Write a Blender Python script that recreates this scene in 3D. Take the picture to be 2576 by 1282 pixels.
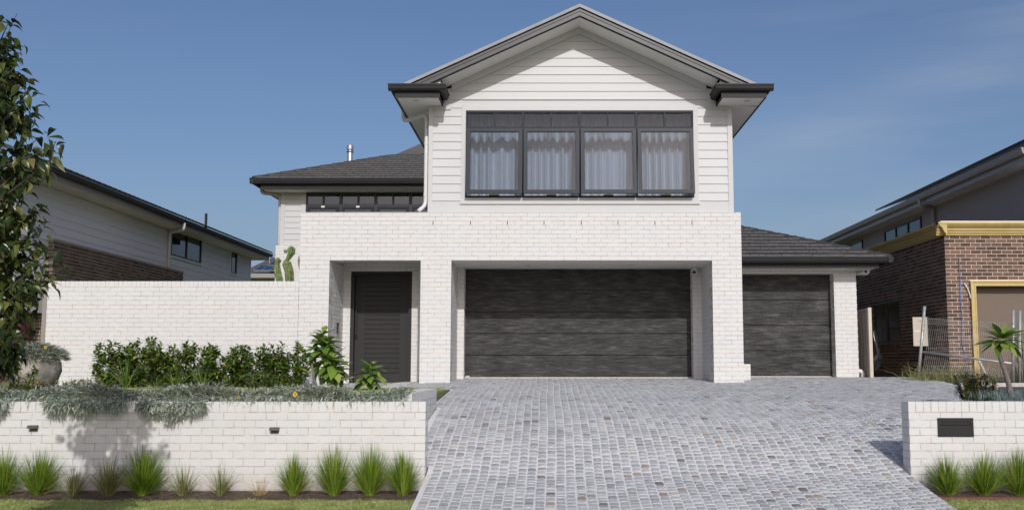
import bpy, math, random
import numpy as np
from mathutils import Vector, Matrix, Euler
random.seed(7); rng = np.random.default_rng(7)
for o in list(bpy.data.objects): bpy.data.objects.remove(o)
scene = bpy.context.scene
C = scene.collection
R = math.radians
# ---------------------------------------------------------------- camera (35 mm lens, tilted up 6 degrees, eye at 1.6 m)
FPX, CX, HY, W_, H_ = 2500.0, 1380.0, 917.0, 2575.0, 1282.0
PITCH = R(6.0); EYE = 1.6
PY = HY - FPX*math.tan(PITCH)
cam = bpy.data.cameras.new('camera'); camo = bpy.data.objects.new('camera', cam); C.objects.link(camo)
camo.location = (0, 0, EYE); camo.rotation_euler = (math.pi/2 + PITCH, 0, 0)
cam.sensor_width = 36; cam.lens = 36*FPX/W_
cam.shift_x = -(CX - W_/2)/W_; cam.shift_y = (PY - H_/2)/W_
cam.clip_start = .1; cam.clip_end = 3000
scene.camera = camo
def at(px, py, d):
    """real-world point at depth Y=d for a pixel measured in the photo (2575 px wide)"""
    u = (px-CX)/FPX; v = (PY-py)/FPX
    den = math.cos(PITCH) - v*math.sin(PITCH)
    k = d/den
    return (u*k, d, EYE + (math.sin(PITCH)+v*math.cos(PITCH))*k)
# ---------------------------------------------------------------- light
SUN_EL = math.atan(.615); 
sun_vec = Vector((.165, -1, .624)).normalized()          # towards the sun
SUN_EL = math.asin(sun_vec.z)
SUN_AZ = math.atan2(sun_vec.x, sun_vec.y)                # from +Y clockwise
world = bpy.data.worlds.new('World'); scene.world = world; world.use_nodes = True
wn = world.node_tree; wn.nodes.clear()
sky = wn.nodes.new('ShaderNodeTexSky'); sky.sky_type = 'NISHITA'; sky.sun_disc = False
sky.sun_elevation = SUN_EL; sky.sun_rotation = SUN_AZ
sky.air_density = 1.0; sky.dust_density = 3.0; sky.ozone_density = 3.0; sky.altitude = 30
bg = wn.nodes.new('ShaderNodeBackground'); bg.inputs[1].default_value = .096
wo = wn.nodes.new('ShaderNodeOutputWorld')
tc = wn.nodes.new('ShaderNodeTexCoord')
# thin cirrus streaks, laid along a tilted band of the sky
mp = wn.nodes.new('ShaderNodeMapping'); mp.inputs['Rotation'].default_value = (0, R(23), 0); mp.inputs['Scale'].default_value = (1.2, 1.2, 9)
nz = wn.nodes.new('ShaderNodeTexNoise'); nz.inputs['Scale'].default_value = 2.2; nz.inputs['Detail'].default_value = 7; nz.inputs['Roughness'].default_value = .55
cr = wn.nodes.new('ShaderNodeValToRGB'); cr.color_ramp.elements[0].position = .47; cr.color_ramp.elements[1].position = .85
cr.color_ramp.elements[1].color = (.42, .42, .42, 1)
sx = wn.nodes.new('ShaderNodeSeparateXYZ')
mr = wn.nodes.new('ShaderNodeMapRange'); mr.inputs[1].default_value = .05; mr.inputs[2].default_value = .4
mu = wn.nodes.new('ShaderNodeMath'); mu.operation = 'MULTIPLY'
mx = wn.nodes.new('ShaderNodeMixRGB'); mx.inputs[2].default_value = (4.6, 5.0, 5.6, 1)
hs = wn.nodes.new('ShaderNodeHueSaturation'); hs.inputs['Saturation'].default_value = 1.07; hs.inputs['Value'].default_value = .85
L = wn.links.new
L(tc.outputs['Generated'], mp.inputs[0]); L(mp.outputs[0], nz.inputs[0]); L(nz.outputs[0], cr.inputs[0])
L(tc.outputs['Generated'], sx.inputs[0]); L(sx.outputs[0], mr.inputs[0]); L(cr.outputs[0], mu.inputs[0]); L(mr.outputs[0], mu.inputs[1])
tn = wn.nodes.new('ShaderNodeMixRGB'); tn.blend_type = 'MULTIPLY'; tn.inputs[0].default_value = 1; tn.inputs[2].default_value = (1.02, .98, 1.04, 1)
def mth(op, a, b):
    n = wn.nodes.new('ShaderNodeMath'); n.operation = op
    for i, v in enumerate((a, b)):
        if v is None: continue
        if isinstance(v, (int, float)): n.inputs[i].default_value = v
        else: L(v, n.inputs[i])
    return n.outputs[0]
def band(slope, off, wid, amt):                            # a long faint streak lying across the sky
    q = mth('SUBTRACT', mth('DIVIDE', mth('SUBTRACT', sx.outputs[2], mth('MULTIPLY', sx.outputs[0], slope)), mth('MAXIMUM', sx.outputs[1], .05)), off)
    q = mth('DIVIDE', q, wid); q = mth('MULTIPLY', q, q); return mth('MULTIPLY', mth('POWER', 2.718, mth('MULTIPLY', q, -1.0)), amt)
bnd = mth('ADD', band(.43, .128, .040, 1.0), band(.16, .10, .018, .55))
bnd = mth('MULTIPLY', bnd, mth('MULTIPLY', mr.outputs[0], mth('ADD', mth('MULTIPLY', nz.outputs[0], 1.1), -.22)))
bnd = mth('MULTIPLY', bnd, .55)
L(sky.outputs[0], hs.inputs['Color']); L(hs.outputs[0], tn.inputs[1]); L(tn.outputs[0], mx.inputs[1]); L(mth('ADD', mth('MULTIPLY', mu.outputs[0], .5), bnd), mx.inputs[0]); L(mx.outputs[0], bg.inputs[0]); L(bg.outputs[0], wo.inputs[0])
sl = bpy.data.lights.new('sun', 'SUN'); sl.energy = 2.1; sl.angle = R(.53); sl.color = (1, .985, .965)
so = bpy.data.objects.new('sun', sl); C.objects.link(so); so.rotation_euler = sun_vec.to_track_quat('Z', 'Y').to_euler(); so.location = (5, -30, 20)
scene.view_settings.view_transform = 'Standard'; scene.view_settings.look = 'None'
scene.view_settings.exposure = .2; scene.view_settings.gamma = 1; scene.view_settings.use_curve_mapping = False
scene.cycles.max_bounces = 6; scene.cycles.transparent_max_bounces = 12; scene.cycles.use_denoising = True
scene.cycles.caustics_reflective = False; scene.cycles.caustics_refractive = False

# ---------------------------------------------------------------- materials
def new_mat(name):
    m = bpy.data.materials.new(name); m.use_nodes = True; nt = m.node_tree
    return m, nt, nt.nodes['Principled BSDF']
def mat(name, col, rough=.6, var=.0, pvar=.0, scale=8, bump=.0, bscale=60, metal=0, spec=.5, col2=None, stretch=None, mixlo=.35, mixhi=.65, sheen=0, trans=0, dirt=None):
    """procedural paint / stone / fabric: noise tint (var), piece-to-piece tint (pvar), second colour in patches (col2), fine relief (bump)"""
    m, nt, b = new_mat(name); N = nt.nodes.new; K = nt.links.new
    b.inputs['Roughness'].default_value = rough; b.inputs['Metallic'].default_value = metal
    b.inputs['Specular IOR Level'].default_value = spec
    g = N('ShaderNodeTexCoord'); mp = N('ShaderNodeMapping'); K(g.outputs['Object'], mp.inputs[0])
    geo = N('ShaderNodeNewGeometry')
    mp2 = N('ShaderNodeMapping'); K(geo.outputs['Position'], mp2.inputs[0])
    if stretch: mp2.inputs['Scale'].default_value = stretch
    n1 = N('ShaderNodeTexNoise'); n1.inputs['Scale'].default_value = scale; n1.inputs['Detail'].default_value = 6; n1.inputs['Roughness'].default_value = .6
    K(mp2.outputs[0], n1.inputs[0])
    last = None
    rgb = N('ShaderNodeRGB'); rgb.outputs[0].default_value = (*col, 1); last = rgb.outputs[0]
    if col2:
        r = N('ShaderNodeMapRange'); r.inputs[1].default_value = mixlo; r.inputs[2].default_value = mixhi; K(n1.outputs[0], r.inputs[0])
        x = N('ShaderNodeMixRGB'); x.inputs[2].default_value = (*col2, 1); K(r.outputs[0], x.inputs[0]); K(last, x.inputs[1]); last = x.outputs[0]
    if var or pvar:
        r = N('ShaderNodeMapRange'); r.inputs[3].default_value = 1-var; r.inputs[4].default_value = 1+var
        r.inputs[1].default_value = .3; r.inputs[2].default_value = .7; K(n1.outputs[0], r.inputs[0]); f = r.outputs[0]
        if pvar:
            oi = N('ShaderNodeObjectInfo'); a = N('ShaderNodeMath'); a.operation = 'ADD'; K(oi.outputs['Random'], a.inputs[0]); K(geo.outputs['Random Per Island'], a.inputs[1])
            fr = N('ShaderNodeMath'); fr.operation = 'FRACT'; K(a.outputs[0], fr.inputs[0])
            r2 = N('ShaderNodeMapRange'); r2.inputs[3].default_value = 1-pvar; r2.inputs[4].default_value = 1+pvar; K(fr.outputs[0], r2.inputs[0])
            p = N('ShaderNodeMath'); p.operation = 'MULTIPLY'; K(f, p.inputs[0]); K(r2.outputs[0], p.inputs[1]); f = p.outputs[0]
        x = N('ShaderNodeVectorMath'); x.operation = 'SCALE'; K(last, x.inputs[0]); K(f, x.inputs['Scale']); last = x.outputs[0]
    if dirt:
        n3 = N('ShaderNodeTexNoise'); n3.inputs['Scale'].default_value = 1.3; n3.inputs['Detail'].default_value = 8; K(geo.outputs['Position'], n3.inputs[0])
        r = N('ShaderNodeMapRange'); r.inputs[1].default_value = .5; r.inputs[2].default_value = .75; r.inputs[4].default_value = dirt[1]; K(n3.outputs[0], r.inputs[0])
        x = N('ShaderNodeMixRGB'); x.inputs[2].default_value = (*dirt[0], 1); K(r.outputs[0], x.inputs[0]); K(last, x.inputs[1]); last = x.outputs[0]
    K(last, b.inputs['Base Color'])
    if bump:
        n2 = N('ShaderNodeTexNoise'); n2.inputs['Scale'].default_value = bscale; n2.inputs['Detail'].default_value = 4; K(mp2.outputs[0], n2.inputs[0])
        bp = N('ShaderNodeBump'); bp.inputs['Strength'].default_value = 1; bp.inputs['Distance'].default_value = bump; K(n2.outputs[0], bp.inputs['Height']); K(bp.outputs[0], b.inputs['Normal'])
    if trans:
        t = N('ShaderNodeBsdfTranslucent'); K(last, t.inputs[0]); ms = N('ShaderNodeMixShader'); ms.inputs[0].default_value = trans
        K(b.outputs[0], ms.inputs[1]); K(t.outputs[0], ms.inputs[2]); K(ms.outputs[0], nt.nodes['Material Output'].inputs[0])
    return m
def base_splash(m, z0, z1, col, amt):
    """soil splashed up the foot of a wall"""
    nt = m.node_tree; N = nt.nodes.new; K = nt.links.new; b = nt.nodes['Principled BSDF']; src = b.inputs['Base Color'].links[0].from_socket
    geo = N('ShaderNodeNewGeometry'); s = N('ShaderNodeSeparateXYZ'); K(geo.outputs['Position'], s.inputs[0])
    n = N('ShaderNodeTexNoise'); n.inputs['Scale'].default_value = 5; n.inputs['Detail'].default_value = 8; K(geo.outputs['Position'], n.inputs[0])
    r = N('ShaderNodeMapRange'); r.inputs[1].default_value = z0; r.inputs[2].default_value = z1; r.inputs[3].default_value = 1; r.inputs[4].default_value = 0; K(s.outputs[2], r.inputs[0])
    q = N('ShaderNodeMath'); q.operation = 'MULTIPLY'; K(r.outputs[0], q.inputs[0]); K(n.outputs[0], q.inputs[1])
    q2 = N('ShaderNodeMath'); q2.operation = 'MULTIPLY'; q2.inputs[1].default_value = amt*2; K(q.outputs[0], q2.inputs[0])
    x = N('ShaderNodeMixRGB'); x.inputs[2].default_value = (*col, 1); K(q2.outputs[0], x.inputs[0]); K(src, x.inputs[1]); K(x.outputs[0], b.inputs['Base Color'])
def ramp_mat(name, stops, rough=.7, var=.15, scale=40, bump=.002, bscale=50, spec=.4, stretch=None, trans=0):
    """each piece takes its own colour from the stops"""
    m, nt, b = new_mat(name); N = nt.nodes.new; K = nt.links.new
    b.inputs['Roughness'].default_value = rough; b.inputs['Specular IOR Level'].default_value = spec
    oi = N('ShaderNodeObjectInfo'); geo = N('ShaderNodeNewGeometry')
    a = N('ShaderNodeMath'); a.operation = 'ADD'; K(oi.outputs['Random'], a.inputs[0]); K(geo.outputs['Random Per Island'], a.inputs[1])
    fr = N('ShaderNodeMath'); fr.operation = 'FRACT'; K(a.outputs[0], fr.inputs[0])
    cr = N('ShaderNodeValToRGB'); el = cr.color_ramp.elements
    while len(el) < len(stops): el.new(.5)
    for e, (p, c) in zip(el, stops): e.position = p; e.color = (*c, 1)
    K(fr.outputs[0], cr.inputs[0])
    mp2 = N('ShaderNodeMapping'); K(geo.outputs['Position'], mp2.inputs[0])
    if stretch: mp2.inputs['Scale'].default_value = stretch
    n1 = N('ShaderNodeTexNoise'); n1.inputs['Scale'].default_value = scale; n1.inputs['Detail'].default_value = 6; n1.inputs['Roughness'].default_value = .65; K(mp2.outputs[0], n1.inputs[0])
    r = N('ShaderNodeMapRange'); r.inputs[1].default_value = .3; r.inputs[2].default_value = .7; r.inputs[3].default_value = 1-var; r.inputs[4].default_value = 1+var; K(n1.outputs[0], r.inputs[0])
    x = N('ShaderNodeVectorMath'); x.operation = 'SCALE'; K(cr.outputs[0], x.inputs[0]); K(r.outputs[0], x.inputs['Scale']); K(x.outputs[0], b.inputs['Base Color'])
    if bump:
        n2 = N('ShaderNodeTexNoise'); n2.inputs['Scale'].default_value = bscale; n2.inputs['Detail'].default_value = 5; K(mp2.outputs[0], n2.inputs[0])
        bp = N('ShaderNodeBump'); bp.inputs['Distance'].default_value = bump; K(n2.outputs[0], bp.inputs['Height']); K(bp.outputs[0], b.inputs['Normal'])
    if trans:
        t = N('ShaderNodeBsdfTranslucent'); K(x.outputs[0], t.inputs[0]); ms = N('ShaderNodeMixShader'); ms.inputs[0].default_value = trans
        K(b.outputs[0], ms.inputs[1]); K(t.outputs[0], ms.inputs[2]); K(ms.outputs[0], nt.nodes['Material Output'].inputs[0])
    return m
def glass_mat(name, tint=(.8, .84, .88), refl=.10, rough=.015):
    m, nt, b = new_mat(name); nt.nodes.remove(b); N = nt.nodes.new; K = nt.links.new
    fz = N('ShaderNodeFresnel'); fz.inputs[0].default_value = 1.5
    ad = N('ShaderNodeMath'); ad.operation = 'MULTIPLY_ADD'; ad.inputs[1].default_value = .8; ad.inputs[2].default_value = refl; ad.use_clamp = True; K(fz.outputs[0], ad.inputs[0])
    t = N('ShaderNodeBsdfTransparent'); t.inputs[0].default_value = (*tint, 1)
    g = N('ShaderNodeBsdfGlossy'); g.inputs['Roughness'].default_value = rough
    geo = N('ShaderNodeNewGeometry'); n = N('ShaderNodeTexNoise'); n.inputs['Scale'].default_value = 1.3; K(geo.outputs['Position'], n.inputs[0])
    bp = N('ShaderNodeBump'); bp.inputs['Distance'].default_value = .0015; K(n.outputs[0], bp.inputs['Height']); K(bp.outputs[0], g.inputs['Normal'])
    ms = N('ShaderNodeMixShader'); K(ad.outputs[0], ms.inputs[0]); K(t.outputs[0], ms.inputs[1]); K(g.outputs[0], ms.inputs[2]); K(ms.outputs[0], nt.nodes['Material Output'].inputs[0])
    return m
M = {}
M['brick'] = mat('white_brick', (.68, .678, .662), .75, var=.02, pvar=.018, scale=5, bump=.0015, bscale=120, dirt=((.66, .62, .56), .10))
M['brick_low'] = mat('white_brick_low', (.675, .672, .655), .75, var=.025, pvar=.022, scale=6, bump=.0015, bscale=120, dirt=((.56, .52, .46), .16))
base_splash(M['brick_low'], .16, .50, (.42, .33, .24), .38)
M['mortar'] = mat('tan_mortar', (.52, .43, .35), .95, var=.15, scale=9, bump=.002, bscale=90, col2=(.65, .60, .55))
M['board'] = mat('white_board', (.555, .558, .552), .5, var=.015, pvar=.012, scale=2, bump=.0004, bscale=40, dirt=((.6, .57, .52), .06))
M['white'] = mat('white_paint', (.56, .562, .556), .5, var=.02, scale=3)
M['soffit'] = mat('soffit_paint', (.82, .80, .77), .6, var=.02, scale=3)
M['pvc'] = mat('white_pipe', (.76, .74, .71), .35, var=.02, scale=3)
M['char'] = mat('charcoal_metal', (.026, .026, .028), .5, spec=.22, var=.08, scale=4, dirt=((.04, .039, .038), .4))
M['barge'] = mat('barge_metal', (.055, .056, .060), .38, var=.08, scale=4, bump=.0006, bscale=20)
M['cap'] = mat('barge_cap_metal', (.33, .33, .33), .36, var=.10, scale=3, bump=.003, bscale=5, spec=.8)
M['tile'] = ramp_mat('roof_tile', [(0, (.042, .040, .042)), (.5, (.052, .050, .052)), (1, (.066, .062, .063))], .75, .10, 30, .002, 60)
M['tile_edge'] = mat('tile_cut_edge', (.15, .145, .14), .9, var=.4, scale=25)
M['door'] = mat('door_paint', (.034, .033, .033), .55, spec=.25, var=.08, scale=6, bump=.0012, bscale=30, stretch=(1, 1, 14))
M['frame'] = mat('window_frame', (.018, .023, .033), .45, spec=.22, var=.04, scale=4)
M['frame_black'] = mat('black_frame', (.018, .020, .026), .4, var=.04, scale=4)
M['glass'] = glass_mat('window_glass', (.71, .76, .82), .0)
M['glass_dark'] = glass_mat('dark_glass', (.28, .33, .40), .07)
M['glass_mirror'] = glass_mat('reflective_glass', (.6, .62, .62), .38)
M['curtain'] = mat('sheer_curtain', (.74, .74, .74), .9, var=.05, scale=20, trans=.10)
M['blind'] = mat('roller_blind', (.13, .16, .21), .9, var=.03)
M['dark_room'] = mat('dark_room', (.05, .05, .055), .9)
M['steel'] = mat('flue_steel', (.62, .62, .63), .32, metal=.9, var=.08, scale=8, stretch=(1, 1, .2))
M['galv'] = mat('galvanised_pipe', (.45, .46, .45), .5, metal=.5, var=.25, scale=20)
M['wire'] = mat('galvanised_wire', (.50, .48, .45), .5, metal=.3, var=.2, scale=20)
M['lamp'] = mat('lamp_bronze', (.13, .115, .105), .4, metal=.4, var=.1)
M['black'] = mat('black_metal', (.010, .010, .011), .45, var=.2, scale=6)
M['grout'] = mat('pale_grout', (.70, .69, .67), .9, var=.06, scale=.8, bump=.003, bscale=70, col2=(.58, .57, .545), mixlo=.45, mixhi=.8)
M['cobble'] = ramp_mat('granite_cobble', [(0, (.27, .275, .28)), (.06, (.34, .345, .352)), (.35, (.40, .405, .412)), (.65, (.44, .444, .45)), (.955, (.50, .503, .505)), (.965, (.46, .44, .39)), (.978, (.37, .31, .26)), (.988, (.24, .22, .21)), (1, (.18, .17, .17))], .8, .26, 22, .006, 34, stretch=(1, 2.2, 1))
M['lawn_soil'] = mat('lawn_soil', (.20, .24, .08), .95, var=.3, scale=7, col2=(.20, .18, .10), bump=.01, bscale=40)
M['soil'] = mat('garden_soil', (.09, .065, .047), .95, var=.3, scale=14, bump=.01, bscale=50)
M['mulch'] = ramp_mat('bark_mulch', [(0, (.09, .055, .038)), (.5, (.19, .12, .085)), (.8, (.32, .22, .16)), (1, (.50, .38, .28))], .9, .2, 40)
M['timber'] = mat('stained_timber', (.16, .070, .045), .75, var=.25, scale=10, stretch=(1, 1, 4), bump=.002)
M['timber_brown'] = mat('brown_timber', (.075, .048, .032), .8, var=.25, scale=10, bump=.002)
M['grass'] = ramp_mat('lawn_blades', [(0, (.22, .30, .06)), (.4, (.34, .42, .10)), (.7, (.48, .54, .18)), (1, (.80, .70, .45))], .55, .25, 5, 0, trans=.3)
M['tuft'] = ramp_mat('tussock_blades', [(0, (.075, .15, .01)), (.45, (.15, .27, .016)), (.85, (.29, .40, .04)), (1, (.50, .42, .15))], .45, .2, 6, 0, trans=.25)
M['tuft_dry'] = ramp_mat('tussock_blades_dry', [(0, (.13, .17, .06)), (.5, (.24, .28, .09)), (1, (.52, .44, .22))], .5, .2, 6, 0, trans=.2)
M['straw'] = ramp_mat('straw_blades', [(0, (.40, .28, .10)), (1, (.60, .46, .24))], .6, .2, 6, 0, trans=.2)
M['silver'] = ramp_mat('silver_leaves', [(0, (.19, .225, .165)), (.5, (.32, .36, .275)), (1, (.52, .56, .45))], .7, .15, 6, 0, trans=.12)
M['blue'] = ramp_mat('chalkstick_leaves', [(0, (.08, .12, .115)), (1, (.20, .27, .26))], .6, .15, 6, 0)
M['leaf'] = ramp_mat('shrub_leaves', [(0, (.045, .090, .014)), (.45, (.085, .15, .022)), (.8, (.16, .235, .035)), (1, (.34, .38, .08))], .33, .12, 12, 0, .5, trans=.16)
M['leaf_pear'] = ramp_mat('pear_leaves', [(0, (.020, .034, .009)), (.4, (.040, .062, .014)), (.8, (.095, .125, .026)), (.97, (.17, .17, .05)), (1, (.20, .08, .05))], .30, .2, 14, 0, .5, trans=.16)
M['leaf_big'] = ramp_mat('frangipani_leaves', [(0, (.095, .18, .03)), (.6, (.17, .28, .045)), (1, (.32, .40, .09))], .35, .15, 8, .002, 30, trans=.2)
M['leaf_strap'] = ramp_mat('strap_leaves', [(0, (.07, .13, .02)), (.6, (.13, .22, .035)), (1, (.32, .38, .10))], .4, .12, 8, 0, trans=.22)
M['pink'] = ramp_mat('pink_tips', [(0, (.30, .12, .10)), (.4, (.50, .26, .24)), (.7, (.62, .40, .36)), (1, (.70, .52, .46))], .5, .1, 8, 0, trans=.2)
M['cactus'] = mat('cactus_skin', (.12, .20, .055), .6, var=.3, scale=10, col2=(.20, .27, .10), bump=.004, bscale=30, dirt=((.25, .18, .10), .5))
M['bark'] = mat('grey_bark', (.20, .17, .145), .85, var=.3, scale=18, bump=.006, bscale=40)
M['bark_dark'] = mat('dark_bark', (.07, .055, .045), .85, var=.3, scale=18, bump=.004, bscale=40)
M['petal'] = mat('yellow_petal', (.75, .50, .02), .6)
M['berry'] = mat('red_leaf', (.55, .05, .05), .5)
M['urn'] = mat('mottled_concrete', (.25, .23, .205), .9, var=.3, scale=5, bump=.012, bscale=14, col2=(.38, .34, .30), dirt=((.10, .085, .075), .8))
M['n_brick_l'] = ramp_mat('brown_brick', [(0, (.085, .058, .045)), (.5, (.13, .090, .070)), (1, (.18, .125, .10))], .85, .2, 20, .002, 60)
M['n_mortar'] = mat('grey_mortar', (.62, .54, .48), .95, var=.1)
M['n_brick_r'] = ramp_mat('red_brick', [(0, (.090, .050, .034)), (.5, (.155, .088, .060)), (1, (.215, .13, .092))], .85, .25, 24, .003, 60)
M['n_mortar_r'] = mat('pale_mortar', (.80, .75, .68), .95, var=.1)
M['n_board'] = mat('neighbour_board', (.70, .70, .71), .6, var=.02, pvar=.02)
M['n_trim'] = mat('taupe_trim', (.30, .26, .23), .5, var=.05)
M['n_render'] = mat('grey_render', (.32, .295, .28), .9, var=.04, scale=30, bump=.002)
M['n_gutter'] = mat('grey_gutter', (.30, .28, .27), .4, var=.05)
M['n_soffit'] = mat('grey_soffit', (.60, .58, .56), .7)
M['red_door'] = mat('dark_red_panel', (.12, .028, .024), .6, var=.2, scale=8, stretch=(1, 1, 6))
M['ochre'] = mat('ochre_foam', (.56, .42, .16), .6, var=.08, scale=5, dirt=((.75, .66, .42), .35))
M['tan_panel'] = mat('tan_panel', (.17, .128, .095), .55, var=.03)
M['cream_metal'] = mat('cream_metal', (.58, .52, .42), .5, var=.05)
M['fence_metal'] = mat('taupe_metal', (.34, .29, .25), .5, var=.05)
M['fence_post'] = mat('cream_post', (.60, .52, .42), .5, var=.05)
M['drape'] = mat('cream_drape', (.78, .68, .54), .9, var=.05)
M['bluew'] = mat('blue_cable', (.10, .28, .60), .5)
M['sticker_blue'] = mat('blue_sticker', (.03, .20, .45), .4)
M['asphalt'] = mat('road_asphalt', (.05, .05, .052), .9, var=.2, scale=30)
M['road'] = mat('pale_bounce_road', (.40, .385, .36), .95, var=.1, scale=6)  # paled so the unseen road bounces sun onto the shaded house front
M['concrete'] = mat('pale_concrete', (.52, .50, .47), .9, var=.12, scale=8, bump=.002)
M['solar'] = mat('solar_cell', (.010, .014, .030), .15, var=.2, scale=30)
M['bag'] = mat('black_plastic', (.010, .010, .012), .18, bump=.01, bscale=12)
M['grey_roof'] = mat('grey_roof', (.09, .09, .10), .7, var=.1)
# garage door: wood-grain print with the sun's sheen painted in as pale streaks
def garage_mat():
    m, nt, b = new_mat('garage_woodgrain'); N = nt.nodes.new; K = nt.links.new
    geo = N('ShaderNodeNewGeometry')
    def noise(sc, s, det, rough, dist=0):
        mp = N('ShaderNodeMapping'); mp.inputs['Scale'].default_value = sc; K(geo.outputs['Position'], mp.inputs[0])
        n = N('ShaderNodeTexNoise'); n.inputs['Scale'].default_value = s; n.inputs['Detail'].default_value = det; n.inputs['Roughness'].default_value = rough; n.inputs['Distortion'].default_value = dist; K(mp.outputs[0], n.inputs[0]); return n.outputs[0]
    grain = noise((3.2, 1, 30), 1.0, 7, .62, .4); weave = noise((60, 1, 22), 1.0, 3, .6); patch = noise((2.4, 1, 4.5), 1.0, 2, .5)
    def mm(op, a, c):
        n = N('ShaderNodeMath'); n.operation = op
        for k, v in enumerate((a, c)):
            if isinstance(v, float): n.inputs[k].default_value = v
            else: K(v, n.inputs[k])
        return n.outputs[0]
    h = mm('ADD', mm('ADD', mm('MULTIPLY', grain, .62), mm('MULTIPLY', weave, .20)), mm('MULTIPLY', patch, .24))
    r = N('ShaderNodeValToRGB'); e = r.color_ramp.elements; e[0].position = .40; e[0].color = (.019, .019, .0195, 1); e[1].position = .72; e[1].color = (.14, .138, .135, 1)
    x = e.new(.56); x.color = (.057, .0565, .056, 1)
    K(h, r.inputs[0]); K(r.outputs[0], b.inputs['Base Color'])
    b.inputs['Roughness'].default_value = .5; b.inputs['Specular IOR Level'].default_value = .16
    bp = N('ShaderNodeBump'); bp.inputs['Distance'].default_value = .004; K(h, bp.inputs['Height']); K(bp.outputs[0], b.inputs['Normal'])
    return m
M['garage'] = garage_mat()

# ---------------------------------------------------------------- mesh helpers
class MB:
    def __init__(s): s.v = []; s.f = []
    def add(s, vs, fs):
        o = len(s.v); s.v += [tuple(p) for p in vs]; s.f += [tuple(i+o for i in f) for f in fs]; return s
    def box(s, x0, x1, y0, y1, z0, z1):
        return s.add([(x0,y0,z0),(x1,y0,z0),(x1,y1,z0),(x0,y1,z0),(x0,y0,z1),(x1,y0,z1),(x1,y1,z1),(x0,y1,z1)],
                     [(0,3,2,1),(4,5,6,7),(0,1,5,4),(1,2,6,5),(2,3,7,6),(3,0,4,7)])
    def prism(s, poly, ext):
        """polygon of 3-D points pushed along ext"""
        n = len(poly); e = Vector(ext); p = [Vector(q) for q in poly]
        nrm = sum(((p[i]-p[0]).cross(p[(i+1) % n]-p[0]) for i in range(1, n-1)), Vector())
        if nrm.dot(e) > 0: p.reverse()
        return s.add([*p, *[q+e for q in p]], [tuple(range(n)), tuple(range(2*n-1, n-1, -1))] + [(i, i+n, (i+1) % n+n, (i+1) % n) for i in range(n)])
    def tube(s, pts, r, n=10, cap=True):
        pts = [Vector(p) for p in pts]; m = len(pts)
        rs = r if isinstance(r, (list, tuple)) else [r]*m
        rings = []; up = None
        for i, p in enumerate(pts):
            t = ((pts[i+1]-p).normalized() if i < m-1 else Vector()) + ((p-pts[i-1]).normalized() if i else Vector()); t.normalize()
            if up is None: a = t.orthogonal().normalized()
            else: a = (up - t*up.dot(t)).normalized()
            up = a; b = t.cross(a)
            rings.append([p + (a*math.cos(2*math.pi*k/n)+b*math.sin(2*math.pi*k/n))*rs[i] for k in range(n)])
        vs = [q for rg in rings for q in rg]
        fs = [(i*n+k, i*n+(k+1) % n, (i+1)*n+(k+1) % n, (i+1)*n+k) for i in range(m-1) for k in range(n)]
        if cap: fs += [tuple(range(n-1, -1, -1)), tuple((m-1)*n+k for k in range(n))]
        return s.add(vs, fs)
    def lathe(s, prof, c, n=24):
        vs = [(c[0]+r*math.cos(2*math.pi*k/n), c[1]+r*math.sin(2*math.pi*k/n), c[2]+z) for r, z in prof for k in range(n)]
        return s.add(vs, [(i*n+k, i*n+(k+1) % n, (i+1)*n+(k+1) % n, (i+1)*n+k) for i in range(len(prof)-1) for k in range(n)])
    def mesh(s, name, m, smooth=False):
        me = bpy.data.meshes.new(name); me.from_pydata(s.v, [], s.f); me.materials.append(m)
        if smooth: me.shade_smooth()
        return me
def attach(o, parent):
    C.objects.link(o)
    if parent is not None:
        o.parent = parent
        o.matrix_parent_inverse = Matrix.Translation(-Vector(parent.location)) if parent.type == 'EMPTY' else Matrix()
    return o
def part(name, mb, m, parent=None, smooth=False, bevel=0, kind=None, label=None):
    me = mb if isinstance(mb, bpy.types.Mesh) else mb.mesh(name, m, smooth)
    o = attach(bpy.data.objects.new(name, me), parent)
    if bevel:
        b = o.modifiers.new('b', 'BEVEL'); b.width = bevel; b.segments = 2; b.limit_method = 'ANGLE'
    if kind: o['kind'] = kind
    if label: o['label'] = label
    return o
def tag(o, label, cat, group=None):
    o['label'] = label; o['category'] = cat
    if group: o['group'] = group
    return o
def thing(name, label, cat, loc, group=None):
    o = bpy.data.objects.new(name, None); C.objects.link(o); o.location = loc; o.empty_display_size = .2
    return tag(o, label, cat, group)
def struct(name, mb, m, **k): return part(name, mb, m, None, kind='structure', **k)
_bm = {}
def snap(z, zr): return zr+round((z-zr)/.086)*.086
def unit_box(sx, sy, sz, m, name):
    k = (round(sx, 3), round(sy, 3), round(sz, 3), m.name)
    if k not in _bm: _bm[k] = MB().box(-sx/2, sx/2, -sy/2, sy/2, -sz/2, sz/2).mesh(name, m)
    return _bm[k]
EYEV = Vector((0, 0, EYE))
def near_key(c): return (Vector(c)-EYEV).length
def box_pieces(owner, items, m, name='brick', limit=300, key=None):
    """items: (x0,x1,y0,y1,z0,z1,parent). The nearest `limit` become parts, the rest one joined part of kind stuff."""
    items = sorted(items, key=key or (lambda b: near_key(((b[0]+b[1])/2, (b[2]+b[3])/2, (b[4]+b[5])/2))))
    for b in items[:limit]:
        o = bpy.data.objects.new(name, unit_box(b[1]-b[0], b[3]-b[2], b[5]-b[4], m, name))
        attach(o, b[6]); o.location = ((b[0]+b[1])/2, (b[2]+b[3])/2, (b[4]+b[5])/2)
    if len(items) > limit:
        mb = MB()
        for b in items[limit:]: mb.box(*b[:6])
        part(name+'work' if name == 'brick' else name+'s', mb, m, owner, kind='stuff')
BR_L, BR_H, JT, EMB = .230, .076, .010, .02
PROUD = .0045
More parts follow.
